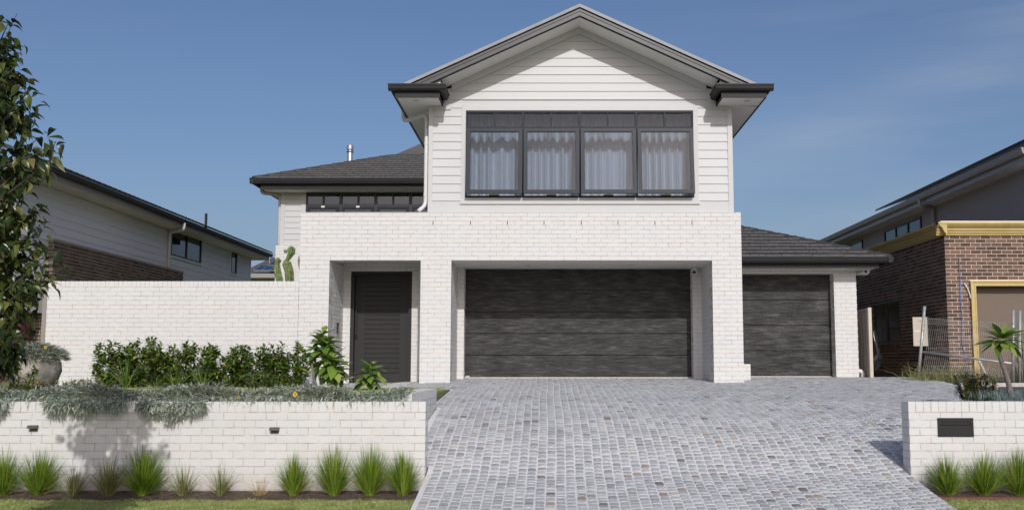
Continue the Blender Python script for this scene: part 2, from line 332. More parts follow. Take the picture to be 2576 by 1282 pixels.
def courses(out, parent, axis, c, sgn, u0, u1, z0, z1, holes=(), zref=0., uref=0., pitch=.24, ch=.086, low=None, joints=()):
    """running-bond bricks on an axis-aligned wall face. axis 'x': face on plane Y=c facing sgn; axis 'y': face on plane X=c facing sgn. low(u) = ground height"""
    k0 = math.floor((z0-zref)/ch)-1; k1 = math.ceil((z1-zref)/ch)+1
    for k in range(k0, k1):
        za = max(zref+k*ch+JT/2, z0); zb = min(zref+(k+1)*ch-JT/2, z1)
        if zb-za < .012: continue
        off = uref + (pitch/2 if k % 2 else 0)
        i0 = math.floor((u0-off)/pitch)-1; i1 = math.ceil((u1-off)/pitch)+1
        for i in range(i0, i1):
            segs = [(max(off+i*pitch+JT/2, u0), min(off+(i+1)*pitch-JT/2, u1))]
            for h0, h1, hz0, hz1 in holes:
                if zb-.01 > hz0 and za+.01 < hz1:
                    ns = []
                    for a, b in segs:
                        if b <= h0 or a >= h1: ns.append((a, b)); continue
                        if a < h0: ns.append((a, h0))
                        if b > h1: ns.append((h1, b))
                    segs = ns
            for j in joints:
                ns = []
                for a, b in segs:
                    if a < j < b: ns += [(a, j-JT/2), (j+JT/2, b)]
                    else: ns.append((a, b))
                segs = ns
            for a, b in segs:
                if b-a < .012: continue
                if low is not None and zb < low((a+b)/2)-.02: continue
                d = random.uniform(-.0012, .0012)
                if axis == 'x': y = sorted((c+d, c-sgn*EMB)); out.append((a, b, y[0], y[1], za, zb, parent))
                else: x = sorted((c+d, c-sgn*EMB)); out.append((x[0], x[1], a, b, za, zb, parent))
def wall_core(mb, axis, c, sgn, th, u0, u1, z0, z1, holes=()):
    """mortar body behind the bricks, cut round the openings"""
    us = sorted({u0, u1, *[h[0] for h in holes], *[h[1] for h in holes]}); us = [u for u in us if u0 <= u <= u1]
    a0 = c-sgn*PROUD; a1 = c-sgn*th; lo, hi = min(a0, a1), max(a0, a1)
    for a, b in zip(us, us[1:]):
        zs = [(z0, z1)]
        for h in holes:
            if h[0] <= a+1e-6 and h[1] >= b-1e-6:
                ns = []
                for p, q in zs:
                    if h[2] > p: ns.append((p, min(q, h[2])))
                    if h[3] < q: ns.append((max(p, h[3]), q))
                zs = ns
        for p, q in zs:
            if q-p > .005:
                if axis == 'x': mb.box(a, b, lo, hi, p, q)
                else: mb.box(lo, hi, a, b, p, q)
def gutter(mb, p0, p1, out, h=.115, w=.12):
    """quad gutter from p0 to p1 (top back edge), standing out along `out`"""
    o = Vector(out); p = Vector(p0)
    prof = [(0, 0), (w, .0), (w, -.022), (w-.012, -.03), (w-.018, -.08), (w-.045, -h), (0, -h)]
    mb.prism([p+o*a+Vector((0, 0, z)) for a, z in prof], Vector(p1)-p)
# ---------------------------------------------------------------- foliage helpers
def tpl_leaf(Lh, Wd, fold=.18, curl=.25, seg=4, name='leaf', pos=.45):
    """a leaf along +Y from the origin, folded on its midrib and curled down: verts, quads"""
    v = []; f = []
    for i in range(seg+1):
        t = i/seg; w = Wd/2*math.sin(math.pi*min(1, (t**(.8 if pos < .5 else 1.25))))
        if i == 0: w = Wd*.04
        if i == seg: w = Wd*.01
        y = Lh*t; z = -curl*Lh*t*t
        v += [(-w, y, z+fold*w), (0, y, z), (w, y, z+fold*w)]
    for i in range(seg):
        a = i*3; f += [(a, a+1, a+4, a+3), (a+1, a+2, a+5, a+4)]
    return np.array(v), np.array(f)
def mats_to_np(ms): return np.array([[list(r) for r in m] for m in ms])
def join_tpl(name, tpl, mats, m, parent=None, kind='stuff', smooth=False):
    V, F = tpl; A = mats_to_np(mats) if not isinstance(mats, np.ndarray) else mats
    n = len(A); nv = len(V)
    P = np.einsum('nij,vj->nvi', A[:, :3, :3], V) + A[:, None, :3, 3]
    FF = (F[None] + (np.arange(n)*nv)[:, None, None]).reshape(-1, F.shape[1])
    me = bpy.data.meshes.new(name); P = P.reshape(-1, 3)
    me.vertices.add(len(P)); me.vertices.foreach_set('co', P.ravel().astype(np.float32))
    k = F.shape[1]; me.loops.add(len(FF)*k); me.loops.foreach_set('vertex_index', FF.ravel().astype(np.int32))
    me.polygons.add(len(FF)); me.polygons.foreach_set('loop_start', (np.arange(len(FF))*k).astype(np.int32))
    me.update(calc_edges=True); me.materials.append(m)
    if smooth: me.shade_smooth()
    o = attach(bpy.data.objects.new(name, me), parent)
    if kind: o['kind'] = kind
    return o
def tpl_mesh(name, tpl, m):
    me = bpy.data.meshes.new(name); me.from_pydata(tpl[0].tolist(), [], tpl[1].tolist()); me.materials.append(m); me.shade_smooth(); return me
def leaf_parts(owner, tpls, mats, m, limit=300, name='leaf', rest='foliage'):
    """nearest leaves as parts sharing a few meshes, the rest as one joined part"""
    mats = sorted(mats, key=lambda a: (a.translation-EYEV).length)
    mes = [tpl_mesh(name, t, m) for t in tpls]
    for i, a in enumerate(mats[:limit]):
        o = bpy.data.objects.new(name, mes[i % len(mes)]); attach(o, owner)
        o.matrix_basis = a
    if len(mats) > limit: join_tpl(rest, tpls[0], mats[limit:], m, owner)
def frame(p, d, roll=0., s=1.):
    """matrix placing a +Y leaf at p pointing along d"""
    d = Vector(d).normalized(); x = d.cross(Vector((0, 0, 1)))
    if x.length < .05: x = Vector((1, 0, 0))
    x.normalize(); z = x.cross(d)
    Rm = Matrix((x, d, z)).transposed().to_4x4()
    return Matrix.Translation(p) @ Rm @ Matrix.Rotation(roll, 4, 'Y') @ Matrix.Scale(s, 4)
def blades(name, roots, dirs, lens, widths, m, parent=None, droop=.5, kind='stuff', seg=3):
    """curved grass blades, numpy arrays: roots(n,3) dirs(n,3)"""
    n = len(roots); side = np.cross(dirs, np.array([0, 0, 1.])); nn = np.linalg.norm(side, axis=1, keepdims=True); nn[nn < 1e-3] = 1
    ang = rng.uniform(0, math.pi, n); side = side/nn
    side = side*np.cos(ang)[:, None] + np.cross(dirs, side)*np.sin(ang)[:, None]*.6
    hor = dirs.copy(); hor[:, 2] = 0; hl = np.linalg.norm(hor, axis=1, keepdims=True)+1e-6; hor = hor/hl
    dr = np.broadcast_to(np.asarray(droop, float), (n,))[:, None]
    P = np.zeros((n, 2*seg+1, 3))
    for i in range(seg+1):
        t = i/seg; p = roots + dirs*(lens*t)[:, None] + (hor*.45*hl**.5 - np.array([0, 0, .55]))*dr*(lens*t*t)[:, None]
        if i < seg:
            w = (widths*(1-.75*t**1.5))[:, None]*.5
            P[:, 2*i] = p-side*w; P[:, 2*i+1] = p+side*w
        else: P[:, 2*seg] = p
    tri = []
    for i in range(seg-1): tri += [(2*i, 2*i+1, 2*i+3), (2*i, 2*i+3, 2*i+2)]
    tri += [(2*seg-2, 2*seg-1, 2*seg)]
    F = np.array(tri); nv = 2*seg+1
    FF = (F[None]+(np.arange(n)*nv)[:, None, None]).reshape(-1, 3); PP = P.reshape(-1, 3)
    me = bpy.data.meshes.new(name); me.vertices.add(len(PP)); me.vertices.foreach_set('co', PP.ravel().astype(np.float32))
    me.loops.add(len(FF)*3); me.loops.foreach_set('vertex_index', FF.ravel().astype(np.int32))
    me.polygons.add(len(FF)); me.polygons.foreach_set('loop_start', (np.arange(len(FF))*3).astype(np.int32))
    me.update(calc_edges=True); me.materials.append(m)
    o = attach(bpy.data.objects.new(name, me), parent)
    if kind: o['kind'] = kind
    return o
# ================================================================ THE GROUND
HT = [(0, 1.6), (5, 1.6), (8, 1.56), (9.2, 1.51), (10, 1.45), (10.6, 1.36), (11.35, 1.24), (12, 1.045), (12.6, .88), (13.5, .71), (15, .55), (17, .44), (19.3, .345), (21, .285), (23, .28), (60, .28)]
def gz(x, y):
    h = float(np.interp(y, [a for a, b in HT], [b for a, b in HT]))
    if x < -2.3 and y > 16.5: h += .085*min(1, (-2.3-x)/.8)*min(1, (y-16.5)/1.5)
    return EYE-h
TERR = EYE-.42                                              # level of the raised front garden
FW = 11.35                                                  # face of the low street walls
mb = MB()                                                    # earth: one sheet out to the horizon
prof = [(-400, -.05), (4, -.05), (8, -.04), (11.4, .0), (12.5, .55), (15, .93), (22, 1.2), (60, 1.2), (900, 1.2)]
for (ya, za), (yb, zb) in zip(prof, prof[1:]): mb.add([(-600, ya, za), (600, ya, za), (600, yb, zb), (-600, yb, zb)], [(0, 1, 2, 3)])
struct('ground', mb, M['lawn_soil'])
struct('road', MB().box(-120, 120, -5, 3.6, -.2, -.02), M['road'])
struct('kerb', MB().box(-120, 120, 3.6, 3.78, -.2, .10), M['concrete'])
LZ = lambda y: float(np.interp(y, [3.7, 6, 9, 10, 11.4], [.09, .10, .12, .135, .175]))
def lawn_sheet(x0, x1, y0, y1):
    b = MB(); ys = np.linspace(y0, y1, 8)
    for a, c in zip(ys, ys[1:]): b.add([(x0, a, LZ(a)), (x1, a, LZ(a)), (x1, c, LZ(c)), (x0, c, LZ(c))], [(0, 1, 2, 3)])
    return b
BL, BRT = -1.37, 4.06
struct('bounce_footpath', MB().box(-120, 120, 4.6, 6.9, -.1, .118), M['concrete'])  # unseen path added to bounce sunlight up into the shaded eaves
struct('lawn', lawn_sheet(-40, BL, 3.78, 4.6), M['lawn_soil']); struct('lawn', lawn_sheet(BRT, 40, 3.78, 4.6), M['lawn_soil'])
struct('lawn', lawn_sheet(-40, BL, 6.9, 10.86), M['lawn_soil'])
struct('lawn', lawn_sheet(BRT, 40, 6.9, 10.86), M['lawn_soil'])
b = MB().box(-14, -1.70, FW+.2, 17.2, .3, TERR); b.box(-14, -5.35, 17.2, 19.35, .3, TERR); b.box(-14, -5.3, 19.3, 30, .3, TERR-.03)
struct('garden_terrace', b, M['lawn_soil'])
# ---- driveway bed of grout and its cobbles
RB = [(8.0, 4.06), (11.58, 4.06), (11.581, 4.30), (12.6, 5.2), (13.6, 5.85), (15, 6.35), (18.5, 7.55), (20.8, 7.95), (23, 7.95)]
def rbound(y): return float(np.interp(y, [a for a, c in RB], [c for a, c in RB]))
def lbound(y):
    if y < 11.58: return -1.38
    if y < 14.4: return -1.60
    if y < 17.2: return -1.68
    return -5.35
def inside(x, y): return lbound(y) < x < rbound(y)
b = MB(); ys = [3.8, 5, 6.5, 8, 8.8]+list(np.arange(9.2, 22.8, .2))
for ya, yb in zip(ys, ys[1:]):
    ym = (ya+yb)/2; x0, x1 = lbound(ym), (4.06 if ym < 8 else None)
    ra = rbound(max(ya, 8)); rb = rbound(max(yb-.001, 8))
    xs = np.linspace(0, 1, 14)
    for s, t in zip(xs, xs[1:]):
        p = [(x0+(ra-x0)*s, ya), (x0+(ra-x0)*t, ya), (x0+(rb-x0)*t, yb), (x0+(rb-x0)*s, yb)]
        b.add([(x, y, gz(x, y)) for x, y in p], [(0, 1, 2, 3)])
drive = struct('driveway', b, M['grout'])
def oct_stone(w, l):
    c = .16; base = [(-.5+c*.8, -.5), (.5-c*.8, -.5), (.5, -.5+c), (.5, .5-c), (.5-c*.8, .5), (-.5+c*.8, .5), (-.5, .5-c), (-.5, -.5+c)]
    j = lambda: random.uniform(-.045, .045)
    o = [((x+j())*w, (y+j())*l) for x, y in base]
    V = [(x, y, -.008) for x, y in o] + [(x*.93, y*.93, .003) for x, y in o] + [(x*.80, y*.80, .006+random.uniform(-.0012, .0012)) for x, y in o]
    return V
OF = [(i, (i+1) % 8, 8+(i+1) % 8, 8+i) for i in range(8)] + [(8+i, 8+(i+1) % 8, 16+(i+1) % 8, 16+i) for i in range(8)] + [(16, 17, 18, 19), (16, 19, 20, 23), (23, 20, 21, 22)]
stones = []
PW = .108; x = -5.32
while x < 8.0:
    y = 8.0+random.uniform(0, .1); wig = random.uniform(-.01, .01); ph = random.uniform(0, 6)
    while y < 22.6:
        l = random.choice((.088, .10, .108, .115, .128, .15)) * random.uniform(.94, 1.06)
        xm = x+PW/2 + .010*math.sin(y*1.1)+.0025*math.sin(y*5+ph); ym = y+l/2
        w = PW-.013
        if inside(xm-.03, ym) and inside(xm+.035, ym) and not (ym > 19.34 and (-5.4 < xm < -4.45 or -2.65 < xm < -2.08 or 3.08 < xm < 3.7)) and not (ym > 21.05 and xm < 3.7) and not (ym > 20.9 and xm < -2):
            stones.append((xm, ym, w, l-.020))
        y += l
    x += PW
slope = lambda x, y: math.atan2(gz(x, y+.05)-gz(x, y-.05), .1)
def stone_mat(s): 
    return Matrix.Translation((s[0], s[1], gz(s[0], s[1])+.004)) @ Euler((slope(s[0], s[1])+random.uniform(-.015, .015), random.uniform(-.015, .015), random.uniform(-.05, .05))).to_matrix().to_4x4()
inview = [s for s in stones if s[1] > 9.95 and abs((s[0]/s[1])*2500+CX-1287) < 1290]
inview.sort(key=lambda s: s[1]+.12*abs(s[0])); near = inview[:300]; ns = set(near)
var = []
for i in range(10):
    me = bpy.data.meshes.new('cobble'); me.from_pydata(oct_stone(1, 1), [], OF); me.materials.append(M['cobble']); var.append(me)
for i, s in enumerate(near):
    o = bpy.data.objects.new('cobble', var[i % 10]); attach(o, drive); o.matrix_basis = stone_mat(s) @ Matrix.Diagonal((s[2], s[3], 1, 1))
rest = [s for s in stones if s not in ns]
VV = np.array([oct_stone(s[2], s[3]) for s in rest]); AA = mats_to_np([stone_mat(s) for s in rest])
P = np.einsum('nij,nvj->nvi', AA[:, :3, :3], VV)+AA[:, None, :3, 3]
fl = np.array(OF); FF = (fl[None]+(np.arange(len(rest))*24)[:, None, None]).reshape(-1, 4)
me = bpy.data.meshes.new('cobbles'); me.vertices.add(P.shape[0]*24); me.vertices.foreach_set('co', P.ravel().astype(np.float32))
me.loops.add(len(FF)*4); me.loops.foreach_set('vertex_index', FF.ravel().astype(np.int32)); me.polygons.add(len(FF)); me.polygons.foreach_set('loop_start', (np.arange(len(FF))*4).astype(np.int32)); me.update(calc_edges=True)
me.materials.append(M['cobble']); o = attach(bpy.data.objects.new('cobbles', me), drive); o['kind'] = 'stuff'

# ================================================================ THE MAIN HOUSE
Y0 = 19.3; YC = 19.5; YN = 20.67; YD = 20.83; YG = 21.0
XL = at(755, 600, Y0)[0]; XR = at(1866, 700, Y0)[0]
ZT = at(1380, 534, Y0)[2]; ZL = ZT-11*.086
EX0 = at(827, 740, Y0)[0]; EX1 = at(1057, 740, Y0)[0]; GX0 = at(1134, 740, Y0)[0]; GX1 = at(1792, 740, Y0)[0]
house = thing('white_house', 'white two storey house of pale brick and weatherboard with front gable and dark garage doors', 'house', ((XL+XR)/2, Y0, gz(0, Y0)))
items = []
lowg = lambda X: gz(X, Y0)
holesF = [(EX0, EX1, 0, ZL), (GX0, GX1, 0, ZL)]
b = MB(); wall_core(b, 'x', Y0, -1, .35, XL+PROUD, XR-PROUD, 1.0, ZT-.01, holesF)
b.box(XL+PROUD, XL+.3, Y0+.35, 22.2, 1.0, ZT-.01)                       # return on the left
b.box(XL+PROUD, EX0-PROUD, Y0+.35, YN+.2, 1.0, ZL+.12)                  # mass left of the entry
b.box(EX1+PROUD, GX0-PROUD, Y0+.35, YG+.2, 1.0, ZL+.12)                 # mass between entry and garage
b.box(GX1+PROUD, XR-PROUD, Y0+.35, 23, 1.0, ZT-.01)
fw = part('brick_front_wall', b, M['mortar'], house)
joints = [at(1057, 600, Y0)[0], at(1134, 600, Y0)[0], at(1805, 600, Y0)[0]]
courses(items, fw, 'x', Y0, -1, XL, XR, 1.0, ZT-.012, holesF, zref=ZT-.086*50, uref=XL, low=lowg, joints=joints[:0])
# jamb and return faces
NX0 = at(863, 800, YN)[0]
NG0 = at(1167, 800, 20.71)[0]; NG1 = at(1742, 800, 20.71)[0]
zr = ZT-.086*50
courses(items, fw, 'y', EX0, 1, Y0+EMB, YN+.05, 1.0, ZL-.005, zref=zr, uref=Y0, low=lambda u: gz(-4, u))
courses(items, fw, 'y', GX0, 1, Y0+EMB, 20.71, 1.0, ZL-.005, zref=zr, uref=Y0, low=lambda u: gz(0, u))
courses(items, fw, 'y', GX1, -1, Y0+EMB, 20.71, 1.0, ZL-.005, zref=zr, uref=Y0, low=lambda u: gz(0, u))
courses(items, fw, 'y', EX1, -1, Y0+EMB, YN+.05, 1.0, ZL-.005, zref=zr, uref=Y0, low=lambda u: gz(-3, u))
courses(items, fw, 'y', XL, -1, Y0+EMB, 22.2, 1.0, ZT-.012, zref=zr, uref=Y0)
courses(items, fw, 'y', XR, 1, Y0+EMB, 22.15, 1.0, ZT-.012, zref=zr, uref=Y0)
# garage nibs
nib = part('garage_nib_wall', MB().box(GX0+.001, NG0, 20.71+PROUD, 21.3, 1.0, ZL+.12), M['mortar'], house); nib2 = part('garage_nib_wall', MB().box(NG1, GX1-.001, 20.71+PROUD, 21.3, 1.0, ZL+.12), M['mortar'], house)
courses(items, nib, 'x', 20.71, -1, GX0, NG0, 1.0, ZL+.1, zref=zr, uref=GX0, low=lambda u: gz(0, 21))
courses(items, nib, 'x', 20.71, -1, NG1, GX1, 1.0, ZL+.1, zref=zr, uref=NG1+.1, low=lambda u: gz(0, 21))
courses(items, nib, 'y', NG1, -1, 20.73, 21.0, 1.0, ZL+.1, zref=zr, uref=20.7, low=lambda u: gz(0, u))
courses(items, nib, 'y', NG0, 1, 20.73, 21.0, 1.0, ZL+.1, zref=zr, uref=20.7, low=lambda u: gz(0, u))
# entry back wall with the door hole
DX0 = at(880.5, 800, YN)[0]; DX1 = at(1035, 800, YN)[0]; DZ = snap(at(957, 684, YN)[2], ZT-.086*50)
hD = [(DX0, DX1, 0, DZ)]
b = MB(); wall_core(b, 'x', YN, -1, .3, EX0+PROUD, EX1+.6, 1.0, ZL+.5, hD)
ew = part('entry_back_wall', b, M['mortar'], house)
courses(items, ew, 'x', YN, -1, EX0, EX1, 1.0, ZL+.13, hD, zref=zr, uref=EX0+.1, low=lambda u: gz(-4, YN))
part('entry_ceiling', MB().box(EX0-.05, EX1+.05, Y0+.36, YN+.02, ZL+.11, ZL+.2), M['soffit'], house)
part('entry_lintel', MB().box(EX0-.05, EX1+.05, Y0+.02, Y0+.35, ZL-.006, ZL+.0), M['white'], house)
part('garage_ceiling', MB().box(GX0-.05, GX1+.05, Y0+.02, YG+.3, ZL-.004, ZL+.1), M['soffit'], house)
for px in (1328, 1586):
    X, Y, Z = at(px, 663, 20.2); part('downlight', MB().lathe([(.0, -.006), (.045, -.006), (.06, -.002), (.06, .01)], (X, 20.2, ZL-.006)), M['white'], house)
b = MB().box(XL-.005, XR+.005, Y0-.004, Y0+.33, ZT-.012, ZT+.002); part('wall_capping', b, M['white'], house)
# weep slots
for i, px in enumerate((1089, 1183, 1276, 1368, 1462, 1554, 1647, 1740)):
    X, Y, Z = at(px, 560.5, Y0); part('weep_hole', MB().box(X-.007, X+.007, Y0-.004, Y0+.01, Z-.038, Z+.038), M['black'], house)
# upper white storey: body and interior
CX0 = at(1077.5, 400, YC)[0]; CX1 = at(1842.5, 420, YC)[0]; XM = at(1458, 100, 18.8)[0]
ZA = at(1458, 9, 18.8)[2]; ZE = at(1000, 214.6, 18.8)[2]; SL = (ZA-ZE)/(XM-at(1000, 214.6, 18.8)[0])
WX0 = at(1171.5, 380, YC)[0]; WX1 = at(1743.5, 380, YC)[0]; WZ1 = at(1458, 279.5, YC)[2]; WZ0 = at(1458, 498, YC)[2]
rake = lambda X, off: ZA-off-SL*abs(X-XM)
b = MB()
wall_core(b, 'x', YC, -1, .2, CX0+.01, CX1-.01, ZT-.3, ZE-.15, [(WX0+.02, WX1-.02, WZ0, WZ1)])
zz = ZE-.15
b.prism([(CX0+.01, YC+.007, zz), (CX1-.01, YC+.007, zz), (CX1-.01, YC+.007, rake(CX1, .30)), (XM, YC+.007, rake(XM, .30)), (CX0+.01, YC+.007, rake(CX0, .30))], (0, .19, 0))
b.box(CX0+.01, CX0+.2, YC+.2, 40, ZT-.3, ZE); b.box(CX1-.2, CX1-.01, YC+.2, 40, ZT-.3, ZE)
part('gable_wall', b, M['white'], house)
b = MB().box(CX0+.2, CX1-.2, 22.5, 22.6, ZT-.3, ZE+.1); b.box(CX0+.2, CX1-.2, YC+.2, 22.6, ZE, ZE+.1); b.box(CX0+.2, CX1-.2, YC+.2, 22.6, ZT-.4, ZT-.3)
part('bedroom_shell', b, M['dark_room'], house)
# weatherboards: wedge boards
def wb(x0, x1, zb, h, y, parent, m, x0t=None, x1t=None, name='weatherboard'):
    x0t = x0 if x0t is None else x0t; x1t = x1 if x1t is None else x1t
    t = .020
    bb = MB().add([(x0, y-t, zb), (x1, y-t, zb), (x1, y+.012, zb), (x0, y+.012, zb), (x0t, y-.004, zb+h), (x1t, y-.004, zb+h), (x1t, y+.012, zb+h), (x0t, y+.012, zb+h)],
                 [(0, 3, 2, 1), (4, 5, 6, 7), (0, 1, 5, 4), (1, 2, 6, 5), (2, 3, 7, 6), (3, 0, 4, 7)])
    return part(name, bb, m, parent)
ZB = at(1120, 272.3, YC)[2]; EXP = (ZB-at(1120, 505.5, YC)[2])/11
cladding = thing_part = part('gable_cladding', MB().box(CX0+.02, CX1-.02, YC+.001, YC+.006, ZT+.02, ZT+.03), M['white'], house)
TX0 = at(1160, 400, YC)[0]; TX1 = at(1756, 400, YC)[0]; TZ1 = at(1458, 267, YC)[2]; TZ0 = at(1458, 514, YC)[2]
k = -11
while True:
    zb = ZB+k*EXP; zt = zb+EXP+.004
    if zb > rake(XM, .36): break
    if zb > TZ1-.03:
        xw0 = max(CX0+.05, XM-(ZA-.30-zb)/SL); xw1 = min(CX1-.05, XM+(ZA-.30-zb)/SL)
        xt0 = max(CX0+.05, XM-max(.02, (ZA-.30-zt)/SL)); xt1 = min(CX1-.05, XM+max(.02, (ZA-.30-zt)/SL))
        wb(xw0, xw1, zb, min(EXP, max(.03, rake(XM, .30)-zb)), YC, cladding, M['board'], xt0, xt1)
    else:
        wb(CX0+.04, TX0+.01, zb, EXP, YC, cladding, M['board']); wb(TX1-.01, CX1-.04, zb, EXP, YC, cladding, M['board'])
    k += 1
part('base_trim_board', MB().box(CX0+.005, CX1-.005, YC-.022, YC+.01, ZT-.05, at(1458, 507, YC)[2]), M['white'], house)
cbw = at(1088.5, 400, YC)[0]-CX0
part('corner_board', MB().box(CX0, CX0+cbw, YC-.032, YC+.1, ZT-.04, ZE-.1), M['white'], house)
part('corner_board', MB().box(CX1-cbw-.01, CX1, YC-.032, YC+.1, ZT-.04, ZE-.1), M['white'], house)
# flat panels behind the gutter returns
for a, c in ((CX0+cbw, at(1134.5, 275, YC)[0]), (at(1782, 275, YC)[0], CX1-cbw-.01)):
    zp = at(1100, 277, YC)[2]; zi = ZE+.12
    part('eave_panel', MB().box(a, c, YC-.026, YC+.005, zp+.025, zi), M['white'], house); part('eave_panel_sill', MB().box(a, c, YC-.036, YC+.005, zp, zp+.025), M['white'], house)
# window trim
b = MB(); tw = .0
b.box(TX0, TX1, YC-.034, YC+.01, WZ1+.004, TZ1); b.box(TX0, WX0-.003, YC-.034, YC+.01, WZ0-.001, WZ1+.004); b.box(WX1+.003, TX1, YC-.034, YC+.01, WZ0-.001, WZ1+.004)
zs = at(1458, 506, YC)[2]
b.box(TX0, TX1, YC-.034, YC+.01, zs, WZ0-.001); b.box(TX0-.01, TX1+.01, YC-.055, YC+.01, TZ0, zs)
part('window_trim', b, M['white'], house)
# ---- big window, four bays
FY = YC-.01
mull = [WX0]+[at(p, 380, YC)[0] for p in (1315, 1457.5, 1600)]+[WX1]
zt_ = at(1458, 323.5, YC)[2]
def casement(x0, x1, z0, z1, y, m, g, fw_=.045, dep=.05, parent=None, name='sash', ang=0., gm=None):
    """frame ring hinged at the top, swung out by ang; returns the sash with its pane"""
    b = MB(); H = z1-z0
    b.box(x0, x1, -dep/2, dep/2, -fw_, 0); b.box(x0, x1, -dep/2, dep/2, -H, -H+fw_); b.box(x0, x0+fw_, -dep/2, dep/2, -H+fw_, -fw_); b.box(x1-fw_, x1, -dep/2, dep/2, -H+fw_, -fw_)
    i = .014; b.box(x0+fw_, x1-fw_, -dep/2+.012, dep/2-.01, -fw_-i, -fw_); b.box(x0+fw_, x1-fw_, -dep/2+.012, dep/2-.01, -H+fw_, -H+fw_+i)
    b.box(x0+fw_, x0+fw_+i, -dep/2+.012, dep/2-.01, -H+fw_+i, -fw_-i); b.box(x1-fw_-i, x1-fw_, -dep/2+.012, dep/2-.01, -H+fw_+i, -fw_-i)
    p = MB().box(x0+fw_, x1-fw_, -.004, .004, -H+fw_, -fw_)
    rot = Matrix.Translation((0, y, z1)) @ Matrix.Rotation(-ang, 4, 'X')
    for q in (b, p): q.v = [tuple(rot @ Vector(v)) for v in q.v]
    s = part(name, b, m, parent); part('glass_pane', p, g, parent)
    return s
for i in range(4):
    a, c = mull[i], mull[i+1]
    f = MB(); fr = .022
    f.box(a, c, FY-.03, FY+.09, WZ1-.045, WZ1); f.box(a, c, FY-.03, FY+.09, WZ0, WZ0+.04)
    f.box(a, a+fr, FY-.03, FY+.09, WZ0+.04, WZ1-.045); f.box(c-fr, c, FY-.03, FY+.09, WZ0+.04, WZ1-.045)
    f.box(a+fr, c-fr, FY-.03, FY+.09, zt_-.03, zt_+.03); mid = (a+c)/2; f.box(mid-.016, mid+.016, FY-.02, FY+.05, zt_+.03, WZ1-.045)
    w = part('window', f, M['frame'], house)
    for p, q in ((a+fr, mid-.016), (mid+.016, c-fr)):
        part('glass_pane', MB().box(p, q, FY+.012, FY+.018, zt_+.03, WZ1-.045), M['glass'], w)
    casement(a+.018, c-.012, WZ0+.045, zt_-.018, FY-.055, M['frame'], M['glass'], .065, .05, w, 'sash', (R(6), R(6), R(6.5), R(6.5))[i])
    ym = FY-.055; b = MB().box(mid-.10, mid+.10, ym-.07, ym+.05, WZ0+.042, WZ0+.052); b.box(mid-.03, mid+.03, ym-.10, ym-.04, WZ0+.052, WZ0+.065)
    part('window_winder', b, M['steel'], w)
b = MB(); n = 620; P = []
for i in range(n+1):
    t = i/n; X = WX0-.1+(WX1-WX0+.2)*t; ph = X*2*math.pi/.19 + 2.3*math.sin(X*2.3)+1.5*math.sin(X*5.1+1)+.6*math.sin(X*11+2)
    P.append((X, YC+.36+.066*math.sin(ph)*(.8+.3*math.sin(X*3.7))+.010*math.sin(2*ph+.5)))
for i in range(n):
    (xa, ya), (xb, yb) = P[i], P[i+1]
    b.add([(xa, ya, WZ0-.12), (xb, yb, WZ0-.12), (xb, yb, WZ1+.1), (xa, ya, WZ1+.1)], [(0, 1, 2, 3)])
o = part('curtain', b, M['curtain'], smooth=True); tag(o, 'sheer pale curtain hanging in wavy folds behind the four upstairs gable windows', 'curtain')
# ---- gable roof
b = MB(); YR0 = 18.86
for s in (-1, 1):
    xe = XM+s*(XM-at(985, 214, 18.8)[0]); 
    b.prism([(XM, YR0, rake(XM, .02)), (xe, YR0, rake(xe, .02)), (xe, YR0, rake(xe, .10)), (XM, YR0, rake(XM, .10))], (0, 21, 0))
part('gable_roof', b, M['tile'], house)
def rakeband(o1, o2, y0, y1, zc, m, name, bev=0):
    for s in (-1, 1):
        xe = XM+s*(ZA-o1-zc)/SL
        bb = MB().prism([(XM, y0, ZA-o1), (xe, y0, zc), (xe, y0, zc-(o2-o1)), (XM, y0, ZA-o2)], (0, y1-y0, 0))
        part(name, bb, m, house, bevel=bev)
ZGT = ZE                                                        # gutter top
# sloping verge capping, then the stepped bargeboard under it
for s in (-1, 1):
    xe = XM+s*(ZA-ZGT)/SL
    bb = MB(); y0 = 18.76; y1 = 18.90
    A = [(XM, y1, ZA+.012), (XM, y0+.03, ZA-.01), (XM, y0, ZA-.085), (XM, y1, ZA-.085)]
    B = [(xe, y, z-(ZA-ZGT)) for _, y, z in A]
    bb.add(A+B, [(0, 1, 5, 4), (1, 2, 6, 5), (2, 3, 7, 6), (3, 0, 4, 7), (0, 3, 2, 1), (4, 5, 6, 7)])
    part('verge_capping', bb, M['cap'], house)
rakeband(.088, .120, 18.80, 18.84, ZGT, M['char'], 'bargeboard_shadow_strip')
rakeband(.120, .165, 18.772, 18.84, ZGT, M['barge'], 'bargeboard')
rakeband(.165, .215, 18.785, 18.84, ZGT, M['barge'], 'bargeboard')
rakeband(.215, .252, 18.775, 18.84, ZGT, M['barge'], 'bargeboard')
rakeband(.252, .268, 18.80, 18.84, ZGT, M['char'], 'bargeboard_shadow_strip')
# raking soffit and its trim
for s in (-1, 1):
    xe = XM+s*(XM-at(1110, 210, 18.9)[0])
    bb = MB().prism([(XM, 18.842, rake(XM, .225)), (xe, 18.842, rake(xe, .225)), (xe, 18.842, rake(xe, .25)), (XM, 18.842, rake(XM, .25))], (0, .68, 0))
    part('raking_soffit', bb, M['soffit'], house)
    xe2 = XM+s*(XM-at(1136, 250, YC)[0])
    bb = MB().prism([(XM, YC-.045, rake(XM, .25)), (xe2, YC-.045, rake(xe2, .25)), (xe2, YC-.045, rake(xe2, .38)), (XM, YC-.045, rake(XM, .38))], (0, .06, 0))
    part('rake_trim', bb, M['white'], house)
